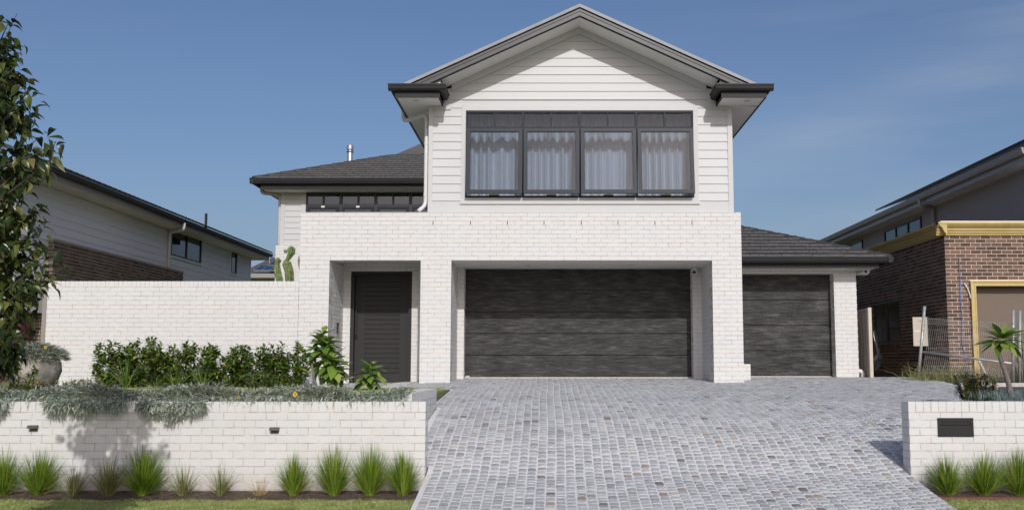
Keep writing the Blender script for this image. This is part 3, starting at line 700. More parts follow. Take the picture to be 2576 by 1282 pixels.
# eave boxes, fascias, gutters
XA = at(993, 240, 18.82)[0]; XB = at(1106, 240, 18.82)[0]; XC_ = at(1814, 240, 18.82)[0]; XD = at(1928, 240, 18.82)[0]
ZF = at(1050, 245.5, 18.82)[2]
for xa, xb, inner in ((XA, XB, 1), (XC_, XD, -1)):
    xo = xa if inner == 1 else xb; xi = xb if inner == 1 else xa
    part('eave_soffit', MB().box(xa+.02, xb-.02, 18.85, YC+.1, ZF+.012, ZF+.03), M['soffit'], house)
    part('eave_box', MB().prism([(xi, 18.86, ZF+.03), (xo, 18.86, ZF+.03), (xo, 18.86, rake(xo, .2)), (xi, 18.86, rake(xi, .235))], (0, YC-18.86, 0)), M['soffit'], house)
    b = MB().box(xa, xb, 18.82, 18.85, ZF, ZGT-.01)
    b.box(xi-(.03 if inner == 1 else 0), xi+(0 if inner == 1 else .03), 18.85, YC-.03, ZF, ZGT-.01)
    part('fascia', b, M['char'], house)
    ge = 40
    part('fascia', MB().box(xo-(.0 if inner == 1 else .03), xo+(.03 if inner == 1 else 0), 18.85, ge, ZF, ZGT-.01), M['char'], house)
    g = MB(); zg = ZGT
    gutter(g, (xa-.12, 18.82, zg), (xb+.12, 18.82, zg), (0, -1, 0))
    part('gutter', g, M['char'], house)
    g = MB(); gutter(g, (xi, 18.82, zg), (xi, YC-.03, zg), (inner, 0, 0)); part('gutter', g, M['char'], house)
    g = MB(); gutter(g, (xo, 18.82, zg), (xo, ge, zg), (-inner, 0, 0)); part('gutter', g, M['char'], house)
    part('gutter_lip', MB().box(xa-.13, xb+.13, 18.69, 18.705, zg-.002, zg+.008), M['barge'], house)
    # side eave soffit
    wx = CX0 if inner == 1 else CX1
    part('side_soffit', MB().box(min(xo, wx), max(xo, wx), YC+.1, 40, ZF+.012, ZF+.03), M['soffit'], house)
X, Y, Z = at(1046, 255, 19.1); part('soffit_light', MB().lathe([(0, -.008), (.06, -.006), (.07, .01)], (X, Y, ZF+.01)), M['white'], house)
X, Y, Z = at(1878, 255, 19.1); part('soffit_light', MB().lathe([(0, -.008), (.06, -.006), (.07, .01)], (X, Y, ZF+.01)), M['white'], house)
# downpipe by the upper left corner
px_ = at(1072.5, 350, 19.75)[0]; zd = at(1072, 291, 19.8)[2]
def smooth_path(pts, r=.08, n=4):
    P = [Vector(p) for p in pts]; out = [P[0]]
    for a, b_, c in zip(P, P[1:], P[2:]):
        d0 = (a-b_); d1 = (c-b_); q = min(r, d0.length/2.1, d1.length/2.1); s = b_+d0.normalized()*q; e = b_+d1.normalized()*q
        for i in range(n+1): t = i/n; out.append(s*(1-t)**2+b_*2*t*(1-t)+e*t*t)
    out.append(P[-1]); return out
xg_ = XA-.05; dpath = [(xg_, 20.3, ZGT-.1), (xg_, 20.3, zd), (px_, 19.75, zd), (px_, 19.75, at(1072, 517, 19.75)[2]), at(1052, 531, 19.65)]
part('downpipe', MB().tube(smooth_path(dpath, .12), .042, 12), M['pvc'], house, smooth=True)
for py in (365, 495):
    z = at(1072, py, 19.75)[2]; part('pipe_joiner', MB().tube([(px_, 19.75, z), (px_, 19.75, z+.06)], .047, 12), M['pvc'], house)
# ---- garage doors
def garage_door(x0, x1, z0, z1, y, n, name, label=None):
    d = part(name, MB().box(x0-.02, x1+.02, y+.035, y+.05, z0, z1+.02), M['black'], house, label=label)
    h = (z1-z0)/n
    for i in range(n):
        part('door_panel', MB().box(x0, x1, y, y+.04, z0+i*h+.007, z0+(i+1)*h-.007), M['garage'], d, bevel=.004)
    part('bottom_seal', MB().box(x0, x1, y-.012, y+.03, z0-.03, z0+.002), M['wire'], d)
    return d
GZ0 = gz(0, YG)+.03
gd = garage_door(at(1168.5, 800, YG)[0]-.04, at(1741, 800, YG)[0]+.04, GZ0, ZL-.002, YG, 5, 'wide_garage_door', 'wide dark woodgrain sectional garage door')
X, Y, Z = at(1176, 946, YG-.01)
part('maker_badge', MB().lathe([(0, 0), (.04, 0), (.045, .012)], (0, 0, 0), 20), M['white'], gd)
o = gd.children[-1] if False else None
for ob in C.objects:
    if ob.name.startswith('maker_badge'): ob.matrix_basis = Matrix.Translation((X, YG-.002, Z)) @ Matrix.Rotation(math.pi/2, 4, 'X') @ Matrix.Diagonal((1.1, .5, 1, 1))
# security cameras (things of their own, fixed on the house)
def security_cam(p, label, flip=1):
    t = thing('security_camera', label, 'camera', p, 'white dome security cameras on the house')
    X, Y, Z = p
    part('mount', MB().lathe([(0, .0), (.055, 0), (.055, -.03), (.045, -.045)], p, 18), M['pvc'], t, smooth=True)
    part('housing', MB().lathe([(.0, -.03), (.035, -.04), (.055, -.06), (.060, -.09), (.048, -.125), (.025, -.145), (0, -.15)], p, 18), M['pvc'], t, smooth=True)
    b = MB().lathe([(.0, 0), (.022, 0), (.03, -.008), (.035, -.02)], (0, 0, 0), 16)
    rot = Matrix.Translation((X-.015*flip, Y-.062, Z-.095)) @ Matrix.Rotation(R(75), 4, 'X')
    b.v = [tuple(rot @ Vector(v)) for v in b.v]; part('lens', b, M['black'], t)
security_cam(at(1747, 672.5, 20.62), 'white security camera at the top right corner of the wide garage opening')
# ---- entry door
DF = .07
b = MB().box(DX0, DX0+DF, YN+.03, YD+.06, gz(-4, YN)-.02, DZ); b.box(DX1-DF, DX1, YN+.03, YD+.06, gz(-4, YN)-.02, DZ); b.box(DX0+DF, DX1-DF, YN+.03, YD+.06, DZ-.06, DZ)
dr = part('entry_door', b, M['door'], house, label='charcoal front door with horizontal grooves')
dx0, dx1, dz0, dz1 = DX0+DF+.004, DX1-DF-.004, gz(-4, YN)+.01, DZ-.064
part('door_leaf', MB().box(dx0, dx1, YD+.016, YD+.05, dz0, dz1), M['door'], dr)
sw = .19; b = MB().box(dx0, dx0+sw, YD-.0, YD+.016, dz0, dz1); b.box(dx1-sw, dx1, YD, YD+.016, dz0, dz1); b.box(dx0+sw, dx1-sw, YD, YD+.016, dz1-.14, dz1); b.box(dx0+sw, dx1-sw, YD, YD+.016, dz0, dz0+.20)
part('door_stile', b, M['door'], dr)
ns_ = 19; hs_ = (dz1-.14-dz0-.20)/ns_
for i in range(ns_):
    z = dz0+.20+i*hs_; bb = MB().prism([(dx0+sw, YD+.016, z+.003), (dx0+sw, YD+.010, z+.004), (dx0+sw, YD+.004, z+.018), (dx0+sw, YD+.001, z+hs_-.014), (dx0+sw, YD+.008, z+hs_-.002), (dx0+sw, YD+.016, z+hs_-.001)], (dx1-dx0-2*sw, 0, 0))
    part('door_slat', bb, M['door'], dr)
hx = at(895.5, 820, YD-.06)[0]; za, zb_ = at(895, 842, YD-.06)[2], at(895, 771, YD-.06)[2]
b = MB().box(hx-.014, hx+.014, YD-.075, YD-.047, za, zb_); b.box(hx-.01, hx+.01, YD-.05, YD, za+.05, za+.07); b.box(hx-.01, hx+.01, YD-.05, YD, zb_-.07, zb_-.05)
part('pull_handle', b, M['black'], dr)
X, Y, Z = at(895.5, 849, YD); b = MB().lathe([(0, .02), (.02, .018), (.03, .008), (.032, 0)], (0, 0, 0), 18); rot = Matrix.Translation((X, YD, Z)) @ Matrix.Rotation(math.pi/2, 4, 'X'); b.v = [tuple(rot @ Vector(v)) for v in b.v]
part('lock', b, M['frame'], dr)
part('door_sill', MB().box(DX0-.02, DX1+.02, YN-.03, YD+.05, gz(-4, YN)-.05, gz(-4, YN)+.008), M['black'], house)
# intercom on the left jamb
X, Y, Z = EX0, 19.3+.62*1.37, 0; z0 = at(848, 838, Y)[2]; z1 = at(848, 811, Y)[2]
ic = thing('intercom_keypad', 'slim black intercom keypad on the shaded brick side left of the front door', 'intercom', (X, Y, (z0+z1)/2))
part('housing', MB().box(X-.002, X+.03, Y-.07, Y+.0, z0, z1), M['black'], ic)
for i in range(5): part('key', MB().box(X+.03, X+.034, Y-.045, Y-.02, z0+.02+i*.025, z0+.035+i*.025), M['galv'], ic)
part('camera_eye', MB().box(X+.03, X+.036, Y-.05, Y-.018, z1-.06, z1-.03), M['glass_dark'], ic)

# ---- hip roof helper: rows of flat tiles on a front slope
def front_slope(parent, x0, x1, y0, z0, pitch, depth, hipl, hipr, tm='tile', row=.32, tw=.34, limit=300, x_lo=-99, x_hi=99):
    """front roof slope rising from (y0,z0); hips cut both ends where asked"""
    b = MB(); tp = math.tan(pitch); 
    la, ra = (x0+depth if hipl else x0), (x1-depth if hipr else x1)
    b.add([(x0, y0, z0), (x1, y0, z0), (ra, y0+depth, z0+depth*tp), (la, y0+depth, z0+depth*tp)], [(0, 1, 2, 3)])
    if hipl: b.add([(x0, y0, z0), (la, y0+depth, z0+depth*tp), (la, y0+depth+14, z0+depth*tp), (x0, y0+2*depth+14, z0)], [(0, 1, 2, 3)])
    if hipr: b.add([(x1, y0, z0), (ra, y0+depth, z0+depth*tp), (ra, y0+depth+14, z0+depth*tp), (x1, y0+2*depth+14, z0)], [(3, 2, 1, 0)])
    rf = part('roof_slope', b, M[tm], parent)
    n = int(depth/math.cos(pitch)/row); tl = []
    for r in range(n+1):
        s = r*row; yy = y0+s*math.cos(pitch); zz = z0+s*math.sin(pitch); dd = s*math.cos(pitch)
        xa = x0+(dd+.10 if hipl else 0); xb = x1-(dd+.10 if hipr else 0); xa = max(xa, x_lo); xb = min(xb, x_hi)
        off = (tw/2 if r % 2 else 0); x = math.floor((xa-off)/tw)*tw+off
        while x < xb:
            a, c = max(x+.003, xa), min(x+tw-.003, xb)
            if c-a > .03: tl.append((a, c, yy, zz))
            x += tw
    cache = {}
    rot = Euler((pitch-.085, 0, 0)).to_matrix().to_4x4()
    tl.sort(key=lambda t: t[2]); 
    def tmesh(w):
        k = round(w, 2)
        if k not in cache:
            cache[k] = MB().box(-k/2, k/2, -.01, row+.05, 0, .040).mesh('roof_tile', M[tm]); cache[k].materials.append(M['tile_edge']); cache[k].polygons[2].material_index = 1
        return cache[k]
    rest = MB()
    for i, (a, c, yy, zz) in enumerate(tl):
        mt = Matrix.Translation(((a+c)/2, yy, zz+.022+random.uniform(-.003, .003))) @ rot @ Matrix.Rotation(random.uniform(-.008, .008), 4, 'Y')
        if i < limit:
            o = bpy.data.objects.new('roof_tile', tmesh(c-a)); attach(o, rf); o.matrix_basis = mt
        else:
            q = MB().box(-(c-a)/2, (c-a)/2, -.01, row+.05, 0, .026); rest.add([tuple(mt @ Vector(v)) for v in q.v], q.f)
    if rest.v: part('roof_tiles', rest, M[tm], parent, kind='stuff')
    for hip, sx in ((hipl, 1), (hipr, -1)):
        if hip:
            xs = x0 if sx == 1 else x1; Lh = depth
            k = int(Lh*1.45/.42); 
            for i in range(k):
                t0, t1 = i/k*Lh, (i+1)/k*Lh+.03
                A = Vector((xs+sx*t0, y0+t0, z0+t0*tp+.03)); B_ = Vector((xs+sx*t1, y0+t1, z0+t1*tp+.015))
                dv = (B_-A).normalized(); sd = dv.cross(Vector((0, 0, 1))).normalized()*.115; dn = Vector((0, 0, -.045)); up = Vector((0, 0, .045))
                part('hip_capping', MB().add([A-sd+dn, A-sd*.45+up, A+sd*.45+up, A+sd+dn, B_-sd+dn, B_-sd*.45+up, B_+sd*.45+up, B_+sd+dn], [(0, 1, 5, 4), (1, 2, 6, 5), (2, 3, 7, 6), (0, 3, 2, 1), (4, 5, 6, 7)]), M[tm], rf)
    return rf
# ---- left wing, set far back
zg2 = ZGT
lo, hi = 22., 34.
for _ in range(40):
    mid = (lo+hi)/2
    if at(627, 447, mid)[2] < zg2: lo = mid
    else: hi = mid
GY2 = lo; LY = GY2+.75                                          # gutter face and wall of the left wing
LX0 = at(707, 520, LY)[0]
print('left wing gutter', GY2, 'wall', LY, 'LX0', LX0, 'ZG', ZGT)
gx0 = at(627, 447, GY2)[0]
wx0 = at(770, 505, LY)[0]; wz1 = at(900, 484, LY)[2]; wz0 = at(900, 590, LY)[2]; wx1 = wx0+5*.0+ (at(1060, 505, LY)[0]-wx0)*1.33
b = MB(); wall_core(b, 'x', LY, -1, .2, LX0+.01, CX0+.3, 1.0, ZGT-.1, [(wx0, wx1, wz0, wz1)]); b.box(LX0+.01, LX0+.2, LY+.2, 42, 1, ZGT-.1)
part('left_wing_wall', b, M['white'], house)
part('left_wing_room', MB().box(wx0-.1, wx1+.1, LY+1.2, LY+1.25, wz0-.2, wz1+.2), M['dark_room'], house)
part('roller_blind', MB().box(wx0, wx1, LY+.16, LY+.165, wz0, wz1), M['blind'], house)
lc = part('left_wing_cladding', MB().box(LX0+.02, wx0, LY, LY+.006, ZT+.02, ZT+.03), M['white'], house)
zc = at(720, 617, LY)[2]; k = 0; ez = EXP
while zc+k*ez < ZGT-.25: wb(LX0+.05, wx0-.12, zc+k*ez, ez, LY, lc, M['board']); k += 1
part('corner_board', MB().box(LX0, LX0+.12, LY-.032, LY+.1, zc-.05, ZGT-.1), M['white'], house)
part('window_trim', MB().box(wx0-.14, wx0-.003, LY-.032, LY+.1, zc-.05, wz1+.08), M['white'], house); part('window_trim', MB().box(wx0-.003, wx1, LY-.032, LY+.1, wz1+.003, ZGT-.2), M['white'], house)
# brick ground floor of the left wing
bx0 = at(692, 660, LY-.12)[0]
b = MB(); wall_core(b, 'x', LY-.12, -1, .12, bx0+PROUD, wx0+1.2, 1.0, zc-.02); lb = part('left_wing_brick_wall', b, M['mortar'], house)
courses(items, lb, 'x', LY-.12, -1, bx0, wx0+1.2, 1.6, zc-.02, zref=zr, uref=bx0, low=lambda u: 2.2)
# window strip of the left wing
b_w = (at(1060, 505, LY)[0]-at(770, 505, LY)[0])/ (1060-770)
xs = [wx0]; step = at(857.5, 505, LY)[0]-wx0
zt2 = at(900, 517, LY)[2]
for i in range(4):
    a = wx0+i*step; c = a+step; mid = (a+c)/2
    f = MB().box(a, c, LY-.03, LY+.08, wz1-.05, wz1); f.box(a, c, LY-.03, LY+.08, wz0, wz0+.05); f.box(a, a+.045, LY-.03, LY+.08, wz0+.05, wz1-.05); f.box(c-.045, c, LY-.03, LY+.08, wz0+.05, wz1-.05)
    f.box(a+.045, c-.045, LY-.03, LY+.08, zt2-.035, zt2+.035); f.box(mid-.03, mid+.03, LY-.025, LY+.05, zt2+.035, wz1-.05)
    w = part('window', f, M['frame_black'], house)
    for p, q in ((a+.045, mid-.03), (mid+.03, c-.045)): part('glass_pane', MB().box(p, q, LY+.01, LY+.016, zt2+.035, wz1-.05), M['glass_dark'], w)
    casement(a+.05, c-.05, wz0+.06, zt2-.04, LY-.045, M['frame'], M['glass_dark'], .07, .045, w)
    if i < 2: part('window_sticker', MB().box(mid-.05, mid+.05, LY-.075, LY-.068, zt2-.07, zt2-.02), M['pvc'], w)
# its roof, gutter, downpipe
pit = R(21); dep = (at(984, 393, 31)[0]-gx0)
lo, hi = 1., 7.
for _ in range(40):
    t = (lo+hi)/2; px = CX+(gx0+.1+t)/(GY2+.1+t)*2500*.985
    if px < 984: lo = t
    else: hi = t
dep = t; print('left roof depth', dep, at(984, 393, GY2+dep)[2]-ZGT)
tpz = (at(984, 393, GY2+.1+dep)[2]-ZGT)/dep; pit = math.atan(tpz)
front_slope(house, gx0+.08, CX0+.5, GY2+.08, ZGT-.01, pit, dep, True, False, limit=150, x_hi=at(1110, 450, GY2)[0])
b = MB(); gutter(b, (gx0, GY2+.12, ZGT), (CX0+.2, GY2+.12, ZGT), (0, -1, 0), .16); gutter(b, (gx0+.12, GY2, ZGT), (gx0+.12, 42, ZGT), (-1, 0, 0), .16); part('gutter', b, M['char'], house)
part('fascia', MB().box(gx0+.3, CX0+.1, GY2+.16, GY2+.19, ZGT-.32, ZGT-.03), M['char'], house); part('fascia', MB().box(gx0+.3, gx0+.33, GY2+.19, 42, ZGT-.32, ZGT-.03), M['char'], house)
part('eave_soffit', MB().box(gx0+.3, CX0+.1, GY2+.19, LY+.02, ZGT-.31, ZGT-.29), M['soffit'], house); part('eave_soffit', MB().box(gx0+.33, LX0+.1, LY+.02, 42, ZGT-.31, ZGT-.29), M['soffit'], house)
q = at(658, 478, GY2+.6); r_ = at(664, 486, GY2+.7)
part('downpipe', MB().tube(smooth_path([(q[0], q[1], ZGT-.15), (q[0], q[1], at(660, 487, GY2+.7)[2]), (LX0-.06, LY+.1, at(700, 487, LY)[2]-.02), (LX0-.06, LY+.12, 1.2)], .12), .05, 10), M['n_soffit'], house, smooth=True)
# second small gable behind, dark barge
ax, ay, az = at(1075, 353, GY2+dep+.6); bx_, by_, bz = at(984, 393, GY2+dep+.6)
b = MB().prism([(bx_, ay, bz), (ax+.8, ay, az+.35*.8*1.2), (ax+.8, ay, az+.35*.8*1.2-.36), (bx_+.75, ay, bz-.05)], (0, .1, 0)); part('rear_bargeboard', b, M['barge'], house)
b = MB().prism([(bx_+.5, ay+.5, bz-.1), (ax+.8, ay+.5, bz-.1), (ax+.8, ay+.5, az)], (0, .1, 0)); part('rear_gable_wall', b, M['white'], house)
X, Y, Z = at(880, 400, GY2+dep+1.6); zt3 = at(880, 366, Y)[2]; zb3 = at(880, 412, Y)[2]
fl_ = thing('chimney_flue', 'shiny steel flue pipe rising behind the left roof of the white house', 'flue', (X, Y, zb3))
part('pipe', MB().tube([(X, Y, zb3-1), (X, Y, zt3-.22)], .095, 16), M['steel'], fl_, smooth=False); part('collar', MB().lathe([(.095, -.25), (.12, -.245), (.12, -.225), (.095, -.22)], (X, Y, zt3), 20), M['black'], fl_)
part('cowl', MB().lathe([(.08, -.22), (.08, -.17), (.115, -.165), (.12, -.12), (.115, -.11), (.115, -.01), (.10, 0), (0, 0.01)], (X, Y, zt3), 20), M['steel'], fl_, smooth=False)

# ---- right garage wing
RY = 22.2; RYD = 22.5
rx1 = at(2156, 800, RY)[0]; rx0 = at(2099, 800, RY)[0]; rz1 = at(2000, 688.5, RYD)[2]; rzs = at(2000, 672, RY)[2]
b = MB(); hR = [(XR-.2, rx0, 0, rz1)]
wall_core(b, 'x', RY, -1, .3, XR-.1, rx1-PROUD, 1.0, rzs+.1, hR); b.box(rx1-.3, rx1-PROUD, RY+.3, 38, 1.0, rzs+.1); b.box(XR-.1, rx1-.3, RYD+.1, RYD+.3, 1, rzs+.1)
rw = part('side_garage_wall', b, M['mortar'], house)
courses(items, rw, 'x', RY, -1, XR+.02, rx1, 1.0, rzs+.08, hR, zref=rz1-.086*40, uref=rx1, low=lambda u: gz(5, RY))
courses(items, rw, 'y', rx0, -1, RY+EMB, RYD, 1.0, rz1, zref=rz1-.086*40, uref=RY, low=lambda u: gz(5, RY))
courses(items, rw, 'y', rx1, 1, RY+EMB, 34, 1.0, rzs+.08, zref=rz1-.086*40, uref=RY)
part('side_garage_lintel', MB().box(XR+.02, rx0, RY-.004, RY+.3, rz1-.02, rz1-.001), M['pvc'], house)
garage_door(XR-.1, rx0+.1, gz(5, RYD)+.03, rz1-.02, RYD, 4, 'single_garage_door', 'narrower dark woodgrain garage door on the right')
rg1 = at(2248, 648, 21.6)[0]; rgz = at(2240, 645, 21.6)[2]
front_slope(house, XR-.3, rg1-.06, 21.66, rgz-.01, R(20.5), 3.6, False, True, limit=150, x_lo=XR-.2)
b = MB(); gutter(b, (XR-.1, 21.72, rgz), (rg1, 21.72, rgz), (0, -1, 0), .13); gutter(b, (rg1-.12, 21.6, rgz), (rg1-.12, 38, rgz), (1, 0, 0), .13); part('gutter', b, M['char'], house)
part('fascia', MB().box(XR-.1, rg1-.28, 21.76, 21.79, rgz-.24, rgz-.02), M['char'], house); part('fascia', MB().box(rg1-.31, rg1-.28, 21.79, 38, rgz-.24, rgz-.02), M['char'], house)
part('eave_soffit', MB().box(XR-.1, rg1-.31, 21.79, RY+.02, rgz-.235, rgz-.215), M['soffit'], house); part('eave_soffit', MB().box(rx1-.05, rg1-.31, RY+.02, 38, rgz-.235, rgz-.215), M['soffit'], house)
X, Y, Z = at(2192, 684, 22.1)
part('downpipe', MB().tube(smooth_path([(X, 22.35, rgz-.1), (X, 22.35, Z), (rx1-.02, 22.35, Z)], .07), .05, 12), M['pvc'], house, smooth=True)
security_cam(at(2177, 672, 22.0), 'white dome security camera under the right eave beside a blue sticker')
X, Y, Z = at(2164, 676, 21.95); part('blue_sticker', MB().box(X-.12, X+.10, 21.93, 21.94, Z-.0, Z+.06), M['sticker_blue'], house)
part('soffit_box', MB().box(X-.30, X+.22, 21.94, 22.1, Z-.03, rgz-.235), M['white'], house)
# brick stub at the foot of the right pillar, overflow pipe, drain bend
X0s, X1s = XR, at(1885, 935, 20.3)[0]; zs_ = at(1878, 915, 20.2)[2]
b = MB().box(X0s, X1s-PROUD, 20.2+PROUD, 20.6, 1.0, zs_); st = part('brick_stub', b, M['mortar'], house)
courses(items, st, 'x', 20.2, -1, X0s+.003, X1s, 1.0, zs_, zref=zr, uref=X0s, low=lambda u: gz(4, 20.2))
X, Y, Z = at(1866, 604, 20.1); part('overflow_pipe', MB().tube([(XR-.05, 20.1, Z), (XR+.12, 20.1, Z)], .035, 12), M['pvc'], house)
X, Y, Z = at(2163, 935, 22.35); z0 = gz(6, 22.3)
part('drain_bend', MB().tube(smooth_path([(rx1-.05, 22.35, Z+.02), (X+.06, 22.35, Z+.02), (X+.06, 22.35, z0-.05)], .09, 6), .05, 12), M['pvc'], house, smooth=True)
# choose the bricks built singly: those of the street-facing walls nearest the eye
def bk(bx):
    c = ((bx[0]+bx[1])/2, (bx[2]+bx[3])/2, (bx[4]+bx[5])/2); w = max(bx[1]-bx[0], bx[3]-bx[2])
    return (w < .15 or bx[2] > Y0+.01, near_key(c))
box_pieces(house, items, M['brick'], key=bk)

# ================================================================ LONG GARDEN WALL
ZW = at(400, 707, Y0)[2]; LWX0 = at(117, 780, Y0)[0]; LWX1 = XL-.003
lw = thing('long_garden_wall', 'long white brick garden wall running left from the house behind the hedge', 'wall', (LWX0, Y0, TERR))
b = MB(); wall_core(b, 'x', Y0, -1, .23, LWX0+PROUD, LWX1, TERR-.2, ZW-.004); wc = part('wall_body', b, M['mortar'], lw)
it = []; zc_ = ZW-.116
courses(it, wc, 'x', Y0, -1, LWX0, LWX1, TERR-.1, zc_, zref=zc_-.086*40, uref=XL+.05, low=lambda u: TERR)
x = LWX0
while x < LWX1-.02: d = random.uniform(-.001, .001); it.append((x+.005, min(x+.081, LWX1), Y0+d, Y0+.23, zc_+.005, ZW, wc)); x += .086
courses(it, wc, 'y', LWX0, -1, Y0+EMB, Y0+.22, TERR-.1, zc_, zref=zc_-.086*40, uref=Y0)
box_pieces(lw, it, M['brick'])
# ================================================================ LOW STREET WALLS
def low_wall(name, label, x0, x1, ref, end_face, slot=None):
    """brick retaining wall with a soldier course on top; end_face: +1 right end shown, -1 left end shown"""
    zt = at(1380, 1009.5, FW)[2]; t = thing(name, label, 'wall', (ref, FW, LZ(11.3)))
    b = MB(); cor = (x0+PROUD if end_face == -1 else x0, x1-PROUD if end_face == 1 else x1)
    b.box(cor[0], cor[1], FW+PROUD, FW+.23-PROUD, -.05, zt-.003); body = part('wall_body', b, M['mortar'], t)
    it = []; zs = zt-.119; zr = zs-.086*30; u = ref
    hl = [slot] if slot else []
    courses(it, body, 'x', FW, -1, x0, x1, .1, zs, hl, zref=zr, uref=ref, low=lambda q: .13)
    n = int(abs(x1-x0)/.0865)+1
    for i in range(n):
        if end_face == 1: b1 = x1-i*.0865; b0 = b1-.0765; 
        else: b0 = x0+i*.0865; b1 = b0+.0765
        if i == 0: (b0, b1) = (b0+.0, b1)
        d = random.uniform(-.0012, .0012); it.append((b0, b1, FW+d, FW+.23, zs+.005, zt+random.uniform(0, .001), body))
    e = x1 if end_face == 1 else x0
    ee = []
    courses(ee, body, 'y', e, end_face, FW+EMB, FW+.229, .1, zs, zref=zr+.0, uref=FW-.12, low=lambda q: .13)
    it += ee
    box_pieces(t, it, M['brick_low'], key=lambda q: -(min(max(q[0], -5.9), 5.6) == q[0])*100 + near_key(((q[0]+q[1])/2, q[2], q[4])))
    return t, zt
low_wall('low_brick_wall', 'low white brick retaining wall on the left of the driveway with grass tufts along it', -14, at(1069.5, 1100, FW)[0], at(1069.5, 1100, FW)[0], 1)
RWX = at(2287, 1100, FW)[0]
mbx0, mbx1 = at(2357.5, 1075, FW)[0], at(2447.5, 1075, FW)[0]; mbz0 = at(2400, 1097, FW)[2]; mbz1 = at(2400, 1050, FW)[2]
low_wall('low_brick_wall', 'low white brick wall right of the driveway with a black letterbox in it', RWX, 14, RWX, -1)
lb_ = thing('letterbox', 'black letterbox with a long slot set into the right low brick wall', 'letterbox', ((mbx0+mbx1)/2, FW, mbz0))
b = MB(); zs0, zs1 = mbz0+(mbz1-mbz0)*.66, mbz0+(mbz1-mbz0)*.80; sx0, sx1 = mbx0+.035, mbx1-.035
b.box(mbx0, mbx1, FW-.012, FW+.006, mbz0, zs0); b.box(mbx0, mbx1, FW-.012, FW+.006, zs1, mbz1); b.box(mbx0, sx0, FW-.012, FW+.006, zs0, zs1); b.box(sx1, mbx1, FW-.012, FW+.006, zs0, zs1)
part('faceplate', b, M['black'], lb_, bevel=.002)
part('slot_flap', MB().box(sx0, sx1, FW-.005, FW-.003, zs0, zs1), M['black'], lb_)
part('slot_lip', MB().box(sx0-.005, sx1+.005, FW-.022, FW-.012, zs0-.006, zs0), M['frame'], lb_)
for fx, fz in ((.03, .96), (.36, .0), (.94, .01)): part('screw', MB().box(mbx0+fx*(mbx1-mbx0)-.004, mbx0+fx*(mbx1-mbx0)+.004, FW-.016, FW-.012, mbz0+.006+fz*(mbz1-mbz0-.012)-.004, mbz0+.006+fz*(mbz1-mbz0-.012)+.004), M['frame'], lb_)
# side return of the left planter, stepping along the driveway
zt = EYE-.335
sr = thing('planter_side_wall', 'short white brick planter wall edging the driveway behind the left low wall', 'wall', (-1.7, 13, gz(0, 13)))
b = MB().box(-1.84+PROUD, -1.61-PROUD, FW+.46, 14.4, .3, zt-.003); body = part('wall_body', b, M['mortar'], sr); it = []
courses(it, body, 'x', FW+.45, -1, -1.84, -1.61, .3, zt-.119, zref=zt-.119-.86, uref=-1.61, low=lambda q: .13)
courses(it, body, 'y', -1.61, 1, FW+.47, 14.4, .3, zt-.119, zref=zt-.119-.86, uref=14.4, low=lambda q: gz(0, q))
y = FW+.45
while y < 14.35: it.append((-1.84, -1.61, y+.005, y+.081, zt-.114, zt, body)); y += .0865
box_pieces(sr, it, M['brick_low'])
# wall lights
def wall_light(p, label):
    t = thing('wall_light', label, 'wall light', p, 'small bronze lights on the left low wall')
    X, Y, Z = p; w = .050; q = .68
    b = MB(); n = 7; pr = [(0, .038), (-.035, .040)]+[(-.035-.05*math.sin(i/n*math.pi/2), .0+.040*math.cos(i/n*math.pi/2)) for i in range(1, n+1)]+[(-.085, -.012), (0, -.012)]
    b.prism([(X-w, Y+a*.85, Z+c*q) for a, c in pr], (2*w, 0, 0)); part('hood', b, M['lamp'], t, bevel=.002)
    part('back_plate', MB().box(X-w+.006, X+w-.006, Y-.010, Y+.004, Z-.040, Z-.008), M['lamp'], t)
    return t
wall_light(at(86, 1074, FW), 'small hooded bronze wall light near the left end of the low brick wall')
wall_light(at(692, 1079, FW), 'small hooded bronze wall light midway along the low brick wall above the dry tuft')

# ================================================================ NEIGHBOUR ON THE LEFT
NLY = 23.8; NLX = at(134, 640, NLY)[0]; NLE = 39.3 ; NLZ = at(134, 600, NLY)[2]
UX = NLX-.12; UY = UX/((38-CX)/2500.)*.99; UY = max(21.5, UY); GLX = NLX+.62
ge_ = GLX/((683-CX)/2500.); zgl = at(683, 640, ge_)[2]; NLE = NLX/((633-CX)/2500.)
nl = thing('neighbour_house', 'neighbouring two storey house left, grey weatherboards over brown brick in shade', 'house', (NLX, NLY, 1.2))
bre = NLX/((457-CX)/2500.)
b = MB(); wall_core(b, 'y', NLX, 1, .3, NLY+PROUD, bre-PROUD, 1.0, NLZ-.05)
wall_core(b, 'x', NLY, -1, .3, -24, NLX-.3, 1.0, NLZ-.05)
lwz = part('brick_base_wall', b, M['n_mortar'], nl); it = []
courses(it, lwz, 'y', NLX, 1, NLY+EMB, bre, 2.6, NLZ-.06, zref=NLZ-.06-8.6, uref=NLY)
n1_ = len(it)
courses(it, lwz, 'x', NLY, -1, -17.2, NLX, 1.1, NLZ-.06, zref=NLZ-.06-8.6, uref=NLX-.24)
box_pieces(nl, it, M['n_brick_l'])
part('brick_capping', MB().box(NLX-.4, NLX+.03, NLY-.04, bre, NLZ-.05, NLZ), M['n_trim'], nl); part('brick_capping', MB().box(-24, NLX-.4, NLY-.04, NLY+.3, NLZ-.05, NLZ), M['n_trim'], nl)
b = MB().box(UX-.3, UX-.01, UY, NLE, NLZ-1.8, zgl-.25); b.box(-24, UX-.3, UY+.01, UY+.3, NLZ-.1, zgl-.25); b.box(-24, UX-.3, NLE-.3, NLE, 1, zgl-.25)
part('upper_wall', b, M['n_board'], nl)
w1 = (UX/((421-CX)/2500.), UX/((498-CX)/2500.)); w2 = (UX/((575-CX)/2500.), UX/((589-CX)/2500.))
